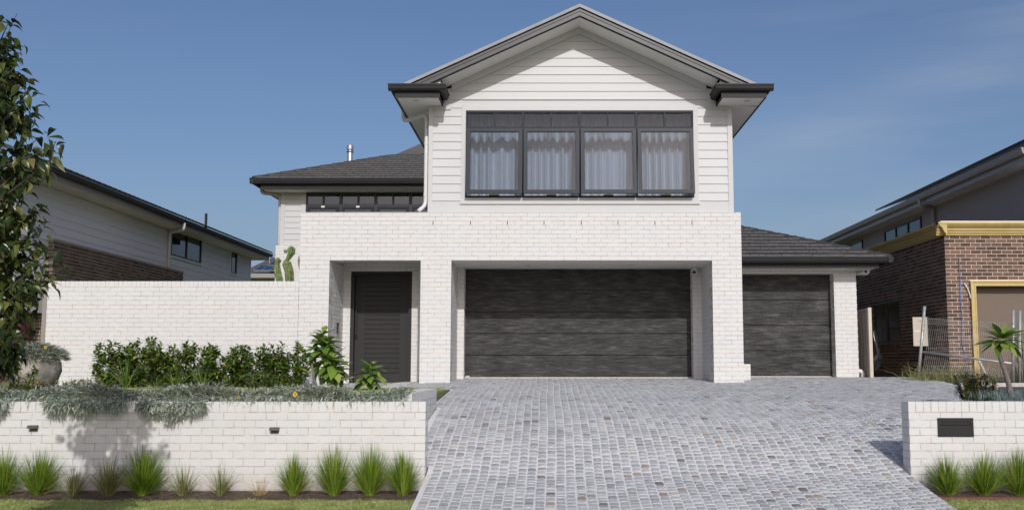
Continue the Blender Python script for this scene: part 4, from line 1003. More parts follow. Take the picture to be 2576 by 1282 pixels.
wz1 = at(421, 571, w1[0])[2]; wz0 = at(498, 663, w1[1])[2]; wz02 = at(588, 690, w2[1])[2]
cl = part('side_cladding', MB().box(UX-.012, UX-.008, UY, NLE-.02, NLZ, NLZ+.01), M['n_board'], nl)
def side_board(y0, y1, zb, h, x, sgn, parent, m):
    t = .018*sgn
    part('weatherboard', MB().add([(x-.01*sgn, y0, zb), (x+t, y0, zb), (x+t, y1, zb), (x-.01*sgn, y1, zb), (x-.01*sgn, y0, zb+h), (x+.003*sgn, y0, zb+h), (x+.003*sgn, y1, zb+h), (x-.01*sgn, y1, zb+h)],
         [(0, 3, 2, 1), (4, 5, 6, 7), (0, 1, 5, 4), (1, 2, 6, 5), (2, 3, 7, 6), (3, 0, 4, 7)] if sgn > 0 else [(0, 1, 2, 3), (7, 6, 5, 4), (4, 5, 1, 0), (5, 6, 2, 1), (6, 7, 3, 2), (7, 4, 0, 3)]), m, parent)
eb = .205; z = zgl-.30-eb
while z > NLZ-1.6:
    segs = [(UY+.1, NLE-.1)]
    if z < NLZ-.12: segs = [(bre+.02, NLE-.1)]
    for wy, za_, zb_2 in ((w1, wz0, wz1), (w2, wz02, wz1)):
        if z+eb > za_-.06 and z < zb_2+.02:
            segs = [s for a, c in segs for s in ((a, min(c, wy[0]-.06)), (max(a, wy[1]+.06), c)) if s[1] > s[0]]
    for a, c in segs: side_board(a, c, z, eb+.003, UX, 1, cl, M['n_board'])
    z -= eb
z = NLZ+.05
while z < zgl-.35: wb(-20, UX, z, eb, UY, cl, M['n_board']); z += eb
part('corner_board', MB().box(UX-.1, UX+.028, UY-.03, UY+.10, NLZ, zgl-.3), M['n_board'], nl); part('corner_board', MB().box(UX-.1, UX+.028, NLE-.12, NLE+.02, 1, zgl-.3), M['n_board'], nl)
def side_window(y0, y1, z0, z1, x, sgn, parent, fm, gm, panes=2, curtain=None):
    b = MB(); xa, xb = sorted((x-.03*sgn, x+.04*sgn)); f = .05
    b.box(xa, xb, y0, y1, z1-f, z1); b.box(xa, xb, y0, y1, z0, z0+f); b.box(xa, xb, y0, y0+f, z0+f, z1-f); b.box(xa, xb, y1-f, y1, z0+f, z1-f)
    st = (y1-y0)/panes
    for i in range(1, panes): b.box(xa, xb, y0+i*st-f/2, y0+i*st+f/2, z0+f, z1-f)
    w = part('window', b, fm, parent)
    for i in range(panes):
        a, c = y0+i*st+f/2, y0+(i+1)*st-f/2
        part('glass_pane', MB().box(*sorted((x+.0*sgn, x+.008*sgn)), a, c, z0+f, z1-f), gm, w)
    return w
b = MB().box(UX-.02, UX+.0, *w1, wz0, wz1); b.box(UX-.02, UX+.0, *w2, wz02, wz1); 
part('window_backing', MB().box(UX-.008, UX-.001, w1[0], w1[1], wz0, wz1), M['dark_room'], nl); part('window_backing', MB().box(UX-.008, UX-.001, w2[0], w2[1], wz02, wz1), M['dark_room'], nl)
W = side_window(w1[0], w1[1], wz0, wz1, UX+.012, 1, nl, M['frame_black'], M['glass_dark']); mid = (w1[0]+w1[1])/2
part('pale_blind', MB().box(UX+.0, UX+.008, mid+.05, w1[1]-.3, wz0+.06, wz1-.06), mat('pale_blind', (.45, .52, .60), .6), W)
b = MB(); 
for wy, za_ in ((w1, wz0), (w2, wz02)):
    b = MB().box(UX, UX+.05, wy[0]-.07, wy[1]+.07, za_-.07, za_-.002); b.box(UX, UX+.04, wy[0]-.07, wy[0]-.002, za_-.002, wz1+.04); b.box(UX, UX+.04, wy[1]+.002, wy[1]+.07, za_-.002, wz1+.04)
    part('window_trim', b, M['n_board'], nl)
side_window(w2[0], w2[1], wz02, wz1, UX+.012, 1, nl, M['frame_black'], M['glass_dark'], 1)
b = MB(); gutter(b, (GLX-.12, 21, zgl), (GLX-.12, ge_, zgl), (1, 0, 0)); part('gutter', b, M['char'], nl)
part('fascia', MB().box(GLX-.17, GLX-.14, 21, ge_-.1, zgl-.24, zgl-.02), M['n_trim'], nl)
b = MB().box(UX-.1, GLX-.17, 21, ge_-.1, zgl-.24, zgl-.22); part('eave_soffit', b, M['n_soffit'], nl); part('end_fascia', MB().box(-24, GLX-.14, ge_-.13, ge_-.1, zgl-.25, zgl-.02), M['n_soffit'], nl)
# roof with the tile courses along its edge
tp = math.tan(R(22)); b = MB().add([(GLX-.05, 20.9, zgl), (GLX-.05, ge_, zgl), (GLX-5, ge_-5, zgl+5*tp), (GLX-5, 20.9, zgl+5*tp)], [(0, 1, 2, 3)]); b.add([(GLX-.05, ge_, zgl), (-24, ge_, zgl), (-24, ge_-5, zgl+5*tp), (GLX-5, ge_-5, zgl+5*tp)], [(0, 1, 2, 3)])
rf = part('roof_slope', b, M['tile'], nl)
me = None
for r in range(2):
    y = 21.
    while y < ge_-.35-r*.35:
        if me is None:
            me = MB().box(-.38, .02, -.145, .145, 0, .03).box(-.38, .02, -.145, -.02, .03, .05).mesh('roof_tile', M['tile'])
        o = bpy.data.objects.new('roof_tile', me); attach(o, rf); dx = -.02-r*.33
        o.matrix_basis = Matrix.Translation((GLX+dx, y+.16, zgl+.03-dx*tp)) @ Matrix.Rotation(R(20), 4, 'Y'); y += .30
q = GLX/((459-CX)/2500.)
zq = at(459, 568, q)[2]; py2 = UX/((414-CX)/2500.)
part('downpipe', MB().tube(smooth_path([(GLX-.06, q, zgl-.1), (GLX-.06, q, zq-.12), (UX+.07, py2, zq-.14), (UX+.07, py2, NLZ-.2)], .1), .05, 10), M['n_soffit'], nl, smooth=True)
X, Y, Z = at(485, 548, 33.5); part('vent_pipe', MB().tube([(GLX-.35, Y, zgl-.1), (GLX-.35, Y, at(485, 537, Y)[2])], .045, 10), M['char'], nl)
x0, x1 = at(-160, 800, NLY-.1)[0], at(74, 800, NLY-.1)[0]
part('garage_door', MB().box(x0, x1, NLY-.05, NLY-.012, 1.1, at(60, 738, NLY)[2]), M['red_door'], nl)
X, Y, Z = at(97, 746, NLY-.05); wl = thing('wall_light', 'dark box wall light on the brown brick front of the left neighbour', 'wall light', (X, Y, Z))
part('housing', MB().box(X-.055, X+.055, NLY-.11, NLY-.002, Z-.13, Z+.13), M['black'], wl, bevel=.004); part('lens', MB().box(X-.04, X+.04, NLY-.10, NLY-.02, Z-.135, Z-.13), M['n_soffit'], wl)
X = at(112, 800, Y0+.1)[0]; ft = thing('fence_post', 'slim taupe metal fence post at the left end of the long white wall', 'post', (X, Y0+.1, TERR))
part('post', MB().box(X-.045, X+.035, Y0+.08, Y0+.16, TERR-.1, ZW-.02), M['n_trim'], ft); part('post_cap', MB().box(X-.05, X+.04, Y0+.075, Y0+.165, ZW-.02, ZW-.005), M['n_trim'], ft)
# ---- far house with solar panels, in the gap
FD = 62.
fh = thing('distant_house', 'distant grey roofed house with solar panels seen in the gap left of the white house', 'house', at(670, 760, FD))
a = at(560, 688, FD); c = at(760, 688, FD); rz = at(680, 655, FD+5)
b = MB().add([(a[0], FD, a[2]), (c[0], FD, c[2]), (c[0]-3, FD+5, rz[2]+.2), (at(683, 655, FD+5)[0], FD+5, rz[2]+.2), (at(610, 688, FD+5)[0], FD+5, a[2]+.6)], [(0, 1, 2, 3, 4)])
part('roof', b, M['grey_roof'], fh); part('wall', MB().box(a[0]+.3, c[0], FD+.8, FD+1.2, 0, a[2]-.2), M['n_render'], fh); part('gutter', MB().box(a[0], c[0], FD-.1, FD+.05, a[2]-.25, a[2]), M['n_gutter'], fh)
part('eave_soffit', MB().box(a[0]+.1, c[0], FD+.05, FD+.8, a[2]-.25, a[2]-.2), M['n_soffit'], fh)
sl_ = (rz[2]+.2-a[2])/5; ang = math.atan(sl_)
for r, (pa, n) in enumerate(((636, 3), (655, 2), (672, 1))):
    for i in range(n):
        x0 = at(pa+i*19.5, 680, FD)[0]; yy = .25+r*1.5
        m0 = Matrix.Translation((x0, FD+yy*math.cos(ang), a[2]+yy*sl_+.12)) @ Matrix.Rotation(ang, 4, 'X')
        o = part('solar_panel', MB().box(0, .44, 0, 1.42, 0, .04), M['solar'], fh); o.matrix_basis = m0
        q = part('panel_rail', MB().box(-.01, .45, -.03, .0, 0, .05).box(-.03, -.01, 0, 1.42, 0, .05), M['n_gutter'], fh); q.matrix_basis = m0
X, Y, Z = at(678, 652, FD+4); part('aerial', MB().tube([(X, Y, Z-1.2), (X, Y, at(678, 641, Y)[2])], .03, 6), M['galv'], fh)

# ================================================================ NEIGHBOUR ON THE RIGHT
NRY = 22.9; NRX = at(2383, 800, NRY)[0]; NRZ = at(2450, 592, NRY)[2]; CZ = at(2450, 561, NRY)[2]
nr = thing('neighbour_house', 'neighbouring house right, red brown brick with ochre cornice and grey upper storey, under construction', 'house', (NRX, NRY, 1.25))
def yat(px, X): return X/((px-CX)/2500.)
wy = (yat(2262, NRX), yat(2195, NRX)); wz1 = at(2262, 752, wy[0])[2]+.0; wz0 = snap(at(2262, 858, wy[0])[2], NRZ-8.6); wz1 = snap(wz1, NRZ-8.6)
gox = at(2453, 800, NRY)[0]; goz = at(2500, 717, NRY)[2]
b = MB(); wall_core(b, 'y', NRX, -1, .3, NRY+PROUD, 36, 1.0, NRZ+.2, [(wy[0], wy[1], wz0, wz1)]); wall_core(b, 'x', NRY, -1, .3, NRX+.3, 17, 1.0, NRZ+.2, [(gox, gox+5.2, 0, goz)])
rb_ = part('brick_wall', b, M['n_mortar_r'], nr); it = []
courses(it, rb_, 'x', NRY, -1, NRX, 13.2, 1.1, NRZ+.05, [(gox-.1, gox+5.3, 0, goz+.1)], zref=NRZ-8.6, uref=NRX-.0)
courses(it, rb_, 'y', NRX, -1, NRY+EMB, 36, 1.1, NRZ+.05, [(wy[0], wy[1], wz0-.172, wz1)], zref=NRZ-8.6, uref=NRY+.12)
y = wy[0]
while y < wy[1]: it.append((NRX-.012, NRX+.02, y+.004, y+.072, wz0-.168, wz0-.006, rb_)); y += .08
box_pieces(nr, it, M['n_brick_r'])
# moulded cornice
def mould(path_prof, p0, p1, out):
    o = Vector(out); return MB().prism([Vector(p0)+o*a+Vector((0, 0, z)) for a, z in path_prof], Vector(p1)-Vector(p0))
ch = CZ-NRZ; cp = [(0, 0), (.03, 0), (.035, ch*.12), (.06, ch*.16), (.075, ch*.32), (.10, ch*.40), (.10, ch*.52), (.13, ch*.60), (.17, ch*.74), (.175, ch*.80), (.20, ch*.84), (.20, ch), (0, ch)]
part('cornice', mould(cp, (NRX-.2, NRY, NRZ), (17, NRY, NRZ), (0, -1, 0)), M['ochre'], nr)
part('cornice', mould(cp, (NRX, NRY-.19, NRZ), (NRX, 36, NRZ), (-1, 0, 0)), M['ochre'], nr)
part('cornice_capping', MB().box(NRX-.13, 17, NRY-.15, NRY+.4, CZ+.001, CZ+.03), M['pvc'], nr)
# garage opening with ochre surround and tan panel
tj = at(2442, 800, NRY)[0]
b = MB(); 
for k_, (o1, o2, dp) in enumerate(((0, .035, .07), (.035, .09, .05), (.09, gox-tj+.02, .06))):
    b = MB().box(tj+o1, tj+o2, NRY-dp, NRY+.15, 1.15, goz+(gox-tj)-o2); b.box(tj+o1, 15, NRY-dp, NRY+.15, goz+(gox-tj)-o2, goz+(gox-tj)-o1)
    part('opening_surround', b, M['ochre'], nr)
part('infill_panel', MB().box(gox, gox+5.2, NRY+.2, NRY+.23, 1.1, goz+.1), M['tan_panel'], nr)
# side window with drapes
side_window(wy[0], wy[1], wz0, wz1, NRX+.05, -1, nr, M['black'], M['glass_mirror'], 2)
part('room_shell', MB().box(NRX+.9, NRX+.95, wy[0]-.5, wy[1]+.5, wz0-.3, wz1+.3), M['tan_panel'], nr)
b = MB(); n = 120; P = [(NRX+.14+.035*math.sin((wy[0]+(wy[1]-wy[0])*i/n)*38), wy[0]+(wy[1]-wy[0])*i/n) for i in range(n+1)]
for (xa, ya), (xb, yb) in zip(P, P[1:]): b.add([(xa, ya, wz0-.05), (xb, yb, wz0-.05), (xb, yb, wz0+(wz1-wz0)*.62), (xa, ya, wz0+(wz1-wz0)*.62)], [(0, 1, 2, 3)])
tag(part('curtain', b, M['drape'], smooth=True), 'cream pleated curtain behind the side window of the red brick neighbour house', 'curtain')
part('pull_blind', MB().box(NRX+.10, NRX+.104, wy[0]+.05, wy[1]-.05, wz0+(wz1-wz0)*.60, wz1-.02), M['drape'], nr)
# upper storey
UGX = 11.3; URX = 11.95; zug = at(2067, 603, yat(2067, UGX))[2]; uy0 = 24.1
b = MB().box(URX, URX+.3, uy0, 45, CZ-.3, zug-.2); b.box(URX+.3, 24, uy0+.01, uy0+.3, CZ-.3, zug-.2); part('upper_wall', b, M['n_render'], nr)
b = MB(); gutter(b, (UGX+.13, uy0-.7, zug), (UGX+.13, 46, zug), (-1, 0, 0), .15); part('gutter', b, M['n_gutter'], nr)
part('fascia', MB().box(UGX+.16, UGX+.19, uy0-.7, 46, zug-.30, zug-.02), M['n_gutter'], nr); part('eave_soffit', MB().box(UGX+.19, URX+.05, uy0-.7, 46, zug-.29, zug-.27), M['n_soffit'], nr)
b = MB().add([(UGX+.08, uy0-.8, zug), (UGX+.08, 46, zug), (UGX+6, 46, zug+6*.36), (UGX+6, uy0-.8, zug+6*.36)], [(3, 2, 1, 0)]); part('roof_slope', b, M['tile'], nr)
for (pa, pb, ta, tb) in ((2327, 2233, 545, 607), (2176, 2120, 603, 640)):
    ya, yb = yat(pa, URX), yat(pb, URX); z1 = at(pa, ta, ya)[2]; z0 = z1-1.25
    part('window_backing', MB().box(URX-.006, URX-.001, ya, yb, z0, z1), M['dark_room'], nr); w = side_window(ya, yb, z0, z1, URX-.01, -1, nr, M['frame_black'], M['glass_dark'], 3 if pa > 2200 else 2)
    s_ = (yb-ya)/3; part('pale_blind', MB().box(URX-.017, URX-.007, ya+s_+.04, ya+2*s_-.04, z0+.06, z1-.06), mat('pale_blind_two', (.16, .19, .23), .6), w)
ya = yat(2318, UGX); yb = yat(2357, URX-.08)
part('downpipe', MB().tube(smooth_path([(UGX+.06, ya, zug-.1), (UGX+.06, ya, at(2318, 524, ya)[2]), (URX-.08, yb, at(2357, 520, yb)[2]), (URX-.08, yb, CZ-.2)], .12), .055, 10), M['n_gutter'], nr, smooth=True)
ya = yat(2212, UGX); yb = 23.4; y = yb
while y < ya:
    o = part('solar_panel', MB().box(0, 1.6, 0, .98, 0, .045), M['solar'], nr); o.matrix_basis = Matrix.Translation((UGX+.12, y, zug+.16)) @ Matrix.Rotation(-R(19.8), 4, 'Y'); y += 1.0
# meter box with its open door, cables
yb = yat(2350, NRX); z1 = at(2330, 797, yb)[2]; z0 = at(2330, 870, yb)[2]
mb_ = thing('meter_box', 'cream electrical meter box with its door hanging open on the brick side wall', 'meter box', (NRX, yb, z0))
part('box', MB().box(NRX-.20, NRX+.0, yb+.03, yb+.65, z0, z1+.02), M['black'], mb_); x0 = at(2296, 830, yb)[0]
part('door', MB().box(x0, NRX-.18, yb, yb+.02, z0, z1), M['cream_metal'], mb_, bevel=.006); part('door_label', MB().box(x0+.03, x0+.17, yb-.003, yb, z0+(z1-z0)*.49, z0+(z1-z0)*.545), M['pvc'], mb_)
for fz in (.16, .86): part('hinge_rib', MB().box(x0+.12, NRX-.3, yb-.004, yb, z0+(z1-z0)*fz, z0+(z1-z0)*fz+.012), M['fence_metal'], mb_)
pts = [at(px, py, NRY-.03) for px, py in ((2412, 648), (2414, 700), (2416, 760), (2420, 800), (2418, 860), (2428, 890), (2430, 930), (2433, 965))]
tag(part('cable', MB().tube(smooth_path(pts, .2), .007, 6), M['bluew']), 'thin blue cable hanging down the red brick front near the garage opening', 'cable')
pts = [at(px, py, NRY-.04) for px, py in ((2424, 712), (2432, 722), (2438, 738), (2441, 750))]
tag(part('cable', MB().tube(smooth_path(pts, .2), .014, 6), M['pvc']), 'short white curved cable end poking out of the red brick front wall', 'cable')
# side fence panel and bag between the two houses
FX = at(2190, 860, 21.95)[0]; fz1 = at(2190, 773, 21.95)[2]; g0 = gz(7, 22)
sf = thing('side_fence', 'tall taupe metal fence with a cream end post right of the white house', 'fence', (FX, 22, g0))
part('end_post', MB().box(FX-.035, FX+.035, 21.95, 22.02, g0-.05, fz1), M['fence_post'], sf)
y = 22.02; i = 0
while y < 34: part('sheet_rib', MB().add([(FX-.02, y, g0), (FX+.012, y+.05, g0), (FX+.012, y+.12, g0), (FX-.02, y+.17, g0), (FX-.02, y+.2, g0), (FX-.02, y, fz1-.06), (FX+.012, y+.05, fz1-.06), (FX+.012, y+.12, fz1-.06), (FX-.02, y+.17, fz1-.06), (FX-.02, y+.2, fz1-.06)], [(0, 1, 6, 5), (1, 2, 7, 6), (2, 3, 8, 7), (3, 4, 9, 8)]), M['fence_metal'], sf); y += .2
part('top_rail', MB().box(FX-.03, FX+.025, 22.02, 34, fz1-.06, fz1-.01), M['fence_metal'], sf)
b = MB(); c0 = at(2203, 885, 22.4); n = 14
for r, (zz, rr) in enumerate(((-.42, .02), (-.30, .10), (-.15, .13), (.0, .09), (.15, .10), (.30, .06), (.48, .03))):
    for k in range(n): a = 2*math.pi*k/n; q = rr*(1+.35*math.sin(3*a+r*1.7)); b.v.append((c0[0]+q*math.cos(a)-.04*abs(r-3)/3, c0[1]+q*math.sin(a), c0[2]+zz))
b.f = [(r*n+k, r*n+(k+1) % n, (r+1)*n+(k+1) % n, (r+1)*n+k) for r in range(6) for k in range(n)]
tag(part('plastic_bag', b, M['bag'], smooth=True), 'crumpled black plastic sheet hanging behind the end of the side fence', 'plastic sheet')
# concrete edge strip of the boundary
b = MB(); e = [(8.05, 23), (8.0, 20.8), (7.62, 18.6), (8.6, 18.35), (13, 18.2)]
struct('boundary_strip', MB().box(7.97, 8.07, 18.6, 22.9, .9, gz(7, 20)+.03).box(7.62, 14, 18.5, 18.6, .9, EYE-.33), M['concrete'])
b = MB(); top = EYE-.40
P = [(4.08, FW+.22), (4.33, 11.6), (5.24, 12.6), (5.89, 13.6), (6.39, 15), (7.58, 18.48), (14, 18.48), (14, FW+.22)]
def gzz(x, y): return min(EYE-.44, gz(x, y)+.02) if x < 8 else EYE-.44
b = MB(); q = [(x, y, .2) for x, y in P]; q2 = [(x, y, min(top, gz(x, y)+.05)) for x, y in P]
b.add(q+q2, [tuple(range(8, 16))]+[(i, (i+1) % 8, (i+1) % 8+8, i+8) for i in range(8)]); struct('garden_bed', b, M['soil'])
struct('neighbour_yard', MB().box(8.07, 30, 18.6, 40, .8, EYE-.345), M['soil'])
# temporary mesh fence
tf = thing('temporary_fence', 'leaning galvanised mesh construction fence in front of the red brick house', 'fence', at(2430, 955, 19.6))
P0 = Vector(at(2308, 953, 20.3)); P1 = Vector(at(2325, 770, 20.3)); Q0 = Vector(at(2547, 962, 18.8)); Q1 = Vector(at(2548, 780, 18.8))
part('post', MB().tube([P0-Vector((0, 0, .1)), P1], .030, 12), M['galv'], tf, smooth=True)
part('post', MB().tube([Q0-Vector((0, 0, .1)), Q1], .028, 12), M['galv'], tf, smooth=True); part('post', MB().tube([Q0+Vector((.10, -.05, -.1)), Q1+Vector((.10, -.05, .0))], .028, 12), M['galv'], tf, smooth=True)
part('rail', MB().tube([at(2318, 884, 20.3), at(2548, 914, 18.8)], .022, 10), M['galv'], tf, smooth=True)
A0 = Vector(at(2326, 950, 20.25)); A1 = Vector(at(2328, 798, 20.25)); B0 = Vector(at(2545, 958, 18.85)); B1 = Vector(at(2545, 812, 18.85))
nrm = (B0-A0).cross(Vector((0, 0, 1))).normalized()
def mp_(s, t):
    p = (A0*(1-t)+A1*t)*(1-s)+(B0*(1-t)+B1*t)*s
    kink = sum(math.exp(-((t-c)/.035)**2) for c in (.90, .08))*.10
    return p+nrm*(kink+.05*math.sin(t*9+s*3))
kk = (0, .04, .08, .12, .2, .35, .5, .65, .8, .86, .90, .94, 1.0)
nv = 42
def thin(pts, r):
    return MB().tube(pts, r, 4, cap=False)
for i in range(nv+1):
    s = i/nv; part('mesh_wire', thin([mp_(s, t) for t in kk], .0024), M['wire'], tf)
for t in (0, .08, .2, .35, .5, .65, .8, .90, .985): part('mesh_wire', thin([mp_(s/10, t) for s in range(11)], .0024), M['wire'], tf)
part('brace', MB().tube([at(2462, 906, 19.6), at(2490, 962, 19.5)], .02, 6), M['pvc'], tf)
C2 = Vector(at(2640, 955, 18.2)); 
for i in range(14):
    s = i/13; a_ = Q0.lerp(C2, s)+Vector((.15*(1-s), 0, 0)); part('mesh_wire', thin([a_+Vector((0, 0, z))+nrm*(.1*math.exp(-((z-.95)/.05)**2)) for z in (0, .3, .6, .9, .95, 1.0, 1.12)], .0032), M['wire'], tf)

# ================================================================ PLANTING
U = random.uniform
# ---- lawns and mulch
def lawn_blades(name, x0, x1, y0, y1, n, keep=None):
    xy = rng.uniform((x0, y0), (x1, y1), (n, 2))
    if keep is not None: xy = xy[keep(xy[:, 0], xy[:, 1])]
    n = len(xy); z = np.array([LZ(y) for y in xy[:, 1]])
    r = np.column_stack([xy, z-.005]); d = rng.normal(0, .55, (n, 3)); d[:, 2] = 1; d /= np.linalg.norm(d, axis=1, keepdims=True)
    patch = .75+.5*np.sin(xy[:, 0]*5+np.sin(xy[:, 1]*4)*2)**2
    return blades(name, r, d, rng.uniform(.025, .055, n)*patch, rng.uniform(.003, .006, n), M['grass'], None, .6, seg=2)
o = lawn_blades('grass', -7.2, BL, 9.4, 10.86, 130000); o = lawn_blades('grass', BRT+.0, 7.2, 9.4, 10.86, 60000, keep=lambda x, y: x > BRT+.03+.15*(10.86-y)*0)
def terr_blades(x0, x1, y0, y1, n, zz, ln=(.02, .04), m='grass'):
    xy = rng.uniform((x0, y0), (x1, y1), (n, 2)); r = np.column_stack([xy, np.full(n, zz)]); d = rng.normal(0, .4, (n, 3)); d[:, 2] = 1; d /= np.linalg.norm(d, axis=1, keepdims=True)
    return blades('grass', r, d, rng.uniform(*ln, n), rng.uniform(.003, .006, n), M[m], None, .5, seg=2)
terr_blades(-9.5, -1.8, 12.6, 17.9, 110000, TERR, (.03, .06))
for x0, x1, tm, nm in ((-14, BL-.04, 'timber_brown', 'left'), (BRT+.06, 14, 'timber', 'right')):
    struct('mulch_bed', MB().add([(x0, 10.86, .165), (x1, 10.86, .165), (x1, FW+.02, .20), (x0, FW+.02, .20)], [(0, 1, 2, 3)]), M['soil'])
    e = part('garden_edging', MB().box(x0, x1, 10.83, 10.86, .05, .195 if nm == 'right' else .175), M[tm])
    tag(e, 'red brown timber edging strip along the right lawn' if nm == 'right' else 'thin brown timber edging strip along the left lawn', 'edging')
    n = 11000; V, F = tpl_leaf(.055, .016, .1, .1, 1); ms = []
    xa, xb = max(x0, -7.2), min(x1, 7.2)
    for i in range(int(n*(xb-xa)/6)):
        p = (U(xa, xb), U(10.87, FW-.01), U(.18, .222)); ms.append(Matrix.Translation(p) @ Euler((U(-.5, .5), U(-.5, .5), U(0, 6.3))).to_matrix().to_4x4() @ Matrix.Diagonal((U(.5, 1.5), U(.4, 1.3), 1, 1)))
    join_tpl('bark_mulch', (V, F), ms, M['mulch'])
# ---- tussocks along the low walls
def tuft(px, pyb, pyt, wpx, n, m, label, Y=11.08, stiff=.30, lw=.0064, cat='grass tuft', group='grass tufts along the low walls', name='grass_tuft'):
    X, _, _ = at(px, pyb, Y); z0 = .18; H = at(px, pyt, Y)[2]-z0; hw = wpx/2*Y/2500
    t = thing(name, label, cat, (X, Y, z0), group)
    a = rng.uniform(0, 2*math.pi, n); s = np.abs(rng.normal(0, .8, n)).clip(0, 1.6); rr = rng.uniform(0, .045, n)**1.0
    root = np.column_stack([X+rr*np.cos(a), Y+rr*np.sin(a)*.8, np.full(n, z0)])
    k = hw/H*1.75; d = np.column_stack([np.cos(a)*s*k, np.sin(a)*s*k*.6, np.ones(n)]); nn = np.linalg.norm(d, axis=1, keepdims=True); d /= nn
    ln = H*rng.uniform(.45, 1.0, n)**.8*(1-.26*s)*1.12
    lean = np.array([U(-.10, .10), 0, 0]); d = d+lean; d /= np.linalg.norm(d, axis=1, keepdims=True)
    blades('foliage', root, d, ln, rng.uniform(lw*.7, lw*1.3, n), M[m], t, rng.uniform(.05, stiff, n), kind=None, seg=5)
    k2 = max(12, n//14); a = rng.uniform(0, 2*math.pi, k2); d = np.column_stack([np.cos(a)*k*1.3, np.sin(a)*k*.6, rng.uniform(.35, 1.0, k2)]); d /= np.linalg.norm(d, axis=1, keepdims=True)
    blades('stray_blades', np.column_stack([X+0*a, Y+0*a, np.full(k2, z0)]), d, H*rng.uniform(.5, .95, k2), np.full(k2, lw*.7), M['tuft_dry'], t, .45, kind=None, seg=4)
T = [(8, 1226, 1108, 105, 620, 'tuft', 'bright green grass tuft cut by the left frame edge'),
     (97, 1226, 1112, 112, 900, 'tuft', 'full round bright green grass tuft below the left wall light'),
     (186, 1226, 1150, 90, 190, 'tuft_dry', 'sparse thin grass tuft between two full tufts on the left'),
     (272, 1228, 1128, 85, 420, 'tuft_dry', 'darker loose grass tuft in the tree shadow'),
     (360, 1226, 1102, 122, 1000, 'tuft', 'largest deep green grass tuft, beside the tree shadow on the wall'),
     (461, 1227, 1148, 88, 200, 'tuft_dry', 'sparse grass tuft just right of the largest tuft'),
     (556, 1227, 1148, 88, 170, 'tuft_dry', 'sparse upright grass tuft left of the straw coloured one'),
     (738, 1226, 1126, 78, 720, 'tuft', 'neat green grass tuft right of and below the second wall light'),
     (840, 1227, 1100, 88, 820, 'tuft', 'tall green grass tuft with straight blades, third from the driveway'),
     (931, 1228, 1098, 92, 820, 'tuft', 'tall green grass tuft with loose tips, second from the driveway'),
     (1013, 1230, 1118, 82, 900, 'tuft', 'round green grass tuft at the wall end beside the driveway'),
     (2385, 1236, 1126, 104, 820, 'tuft', 'green grass tuft below the black letterbox'),
     (2474, 1236, 1118, 108, 820, 'tuft', 'green grass tuft just right of the letterbox'),
     (2562, 1240, 1104, 112, 820, 'tuft', 'tall green grass tuft at the right frame edge')]
for px, b0, t0, w, n, m, lab in T: tuft(px, b0, t0, w, n, m, lab)
tuft(652, 1228, 1182, 70, 60, 'straw', 'small dead straw coloured grass tuft by the low wall')
# ---- silver groundcover spilling over the wall
def silver_patch(pts, ln=(.06, .12), wd=.012, seed=0):
    ms = []
    for (x, y, z, dx, dy, dz) in pts:
        ms.append(frame((x, y, z), (dx, dy, dz), U(-.7, .7), 1) @ Matrix.Diagonal((U(.7, 1.4), U(*ln)/.1, 1, 1)))
    return ms
tl_s = tpl_leaf(.1, .012, .3, .25, 3)
pts = []
WTOP = at(1380, 1009.5, FW)[2]
def drop_at(X):
    """how far the trailing stems hang below the wall top, by position"""
    px = CX+X/FW*2500
    f = lambda c, w, h: h*max(0, 1-((px-c)/w)**2)
    return max(f(205, 90, .13), f(300, 60, .09), f(445, 95, .19), f(5, 45, .10), f(650, 60, .02), .01)*(.72+.28*math.sin(X*19)+.2*math.sin(X*47+1))
for i in range(12000):
    X = U(-7.4, -1.66); px = CX+X/FW*2500
    Y = FW+.16+abs(random.gauss(0, .33))
    if Y > 13.6: continue
    dens = .5+.5*math.sin(X*3.1+1)*math.sin(X*1.3+Y*2); top = TERR+.02+(.075+.05*math.sin(X*4.7+Y*5))*max(0, 1-(Y-FW)/2.6)
    if px > 700: top -= .02
    z = top*1+U(-.09, .05); a = U(0, 6.28)
    pts.append((X, Y, z, math.cos(a), math.sin(a)-.2, U(.1, 1.2)))
n = 0
while n < 3300:
    X = U(-7.4, -1.62); dr_ = drop_at(X)
    if dr_ < .03 and U(0, 1) > .22: continue
    t = U(0, 1)**.8; z = WTOP+.06-(dr_+.05)*t; y = FW+.13-.22*min(1, t*1.6+.12)*(1 if dr_ > .03 else .5)-U(0, .05)
    if dr_ < .03: y = FW+U(.0, .15); z = WTOP+U(.0, .07)
    pts.append((X, y, z, U(-.8, .8), U(-.9, .2), U(-1.2, .5))); n += 1
g = join_tpl('ground_cover', tl_s, silver_patch(pts), M['silver']); 
g['label'] = 'silver leaved trailing groundcover spilling over the left low wall'
def flower(p, label, s=1.):
    t = thing('yellow_flower', label, 'flower', p, 'yellow daisies in the silver groundcover')
    b = MB()
    for k in range(10):
        a = 2*math.pi*k/10; c, s_ = math.cos(a), math.sin(a); r = .024*s; q = .007*s
        b.add([(p[0]+c*.006-s_*q*.5, p[1]-.01-s_*.0, p[2]+s_*.006+c*q*.5), (p[0]+c*r*.7-s_*q, p[1]-.02, p[2]+s_*r*.7+c*q), (p[0]+c*r, p[1]-.018, p[2]+s_*r), (p[0]+c*r*.7+s_*q, p[1]-.02, p[2]+s_*r*.7-c*q), (p[0]+c*.006+s_*q*.5, p[1]-.01, p[2]+s_*.006-c*q*.5)], [(0, 1, 2, 3, 4)])
    part('petals', b, M['petal'], t); part('flower_centre', MB().tube([(p[0], p[1]-.012, p[2]), (p[0], p[1]-.028, p[2])], .005*s, 8), M['timber'], t)
flower(at(743, 991, FW+.05), 'yellow daisy in the silver groundcover left of the frangipani', 1.2)
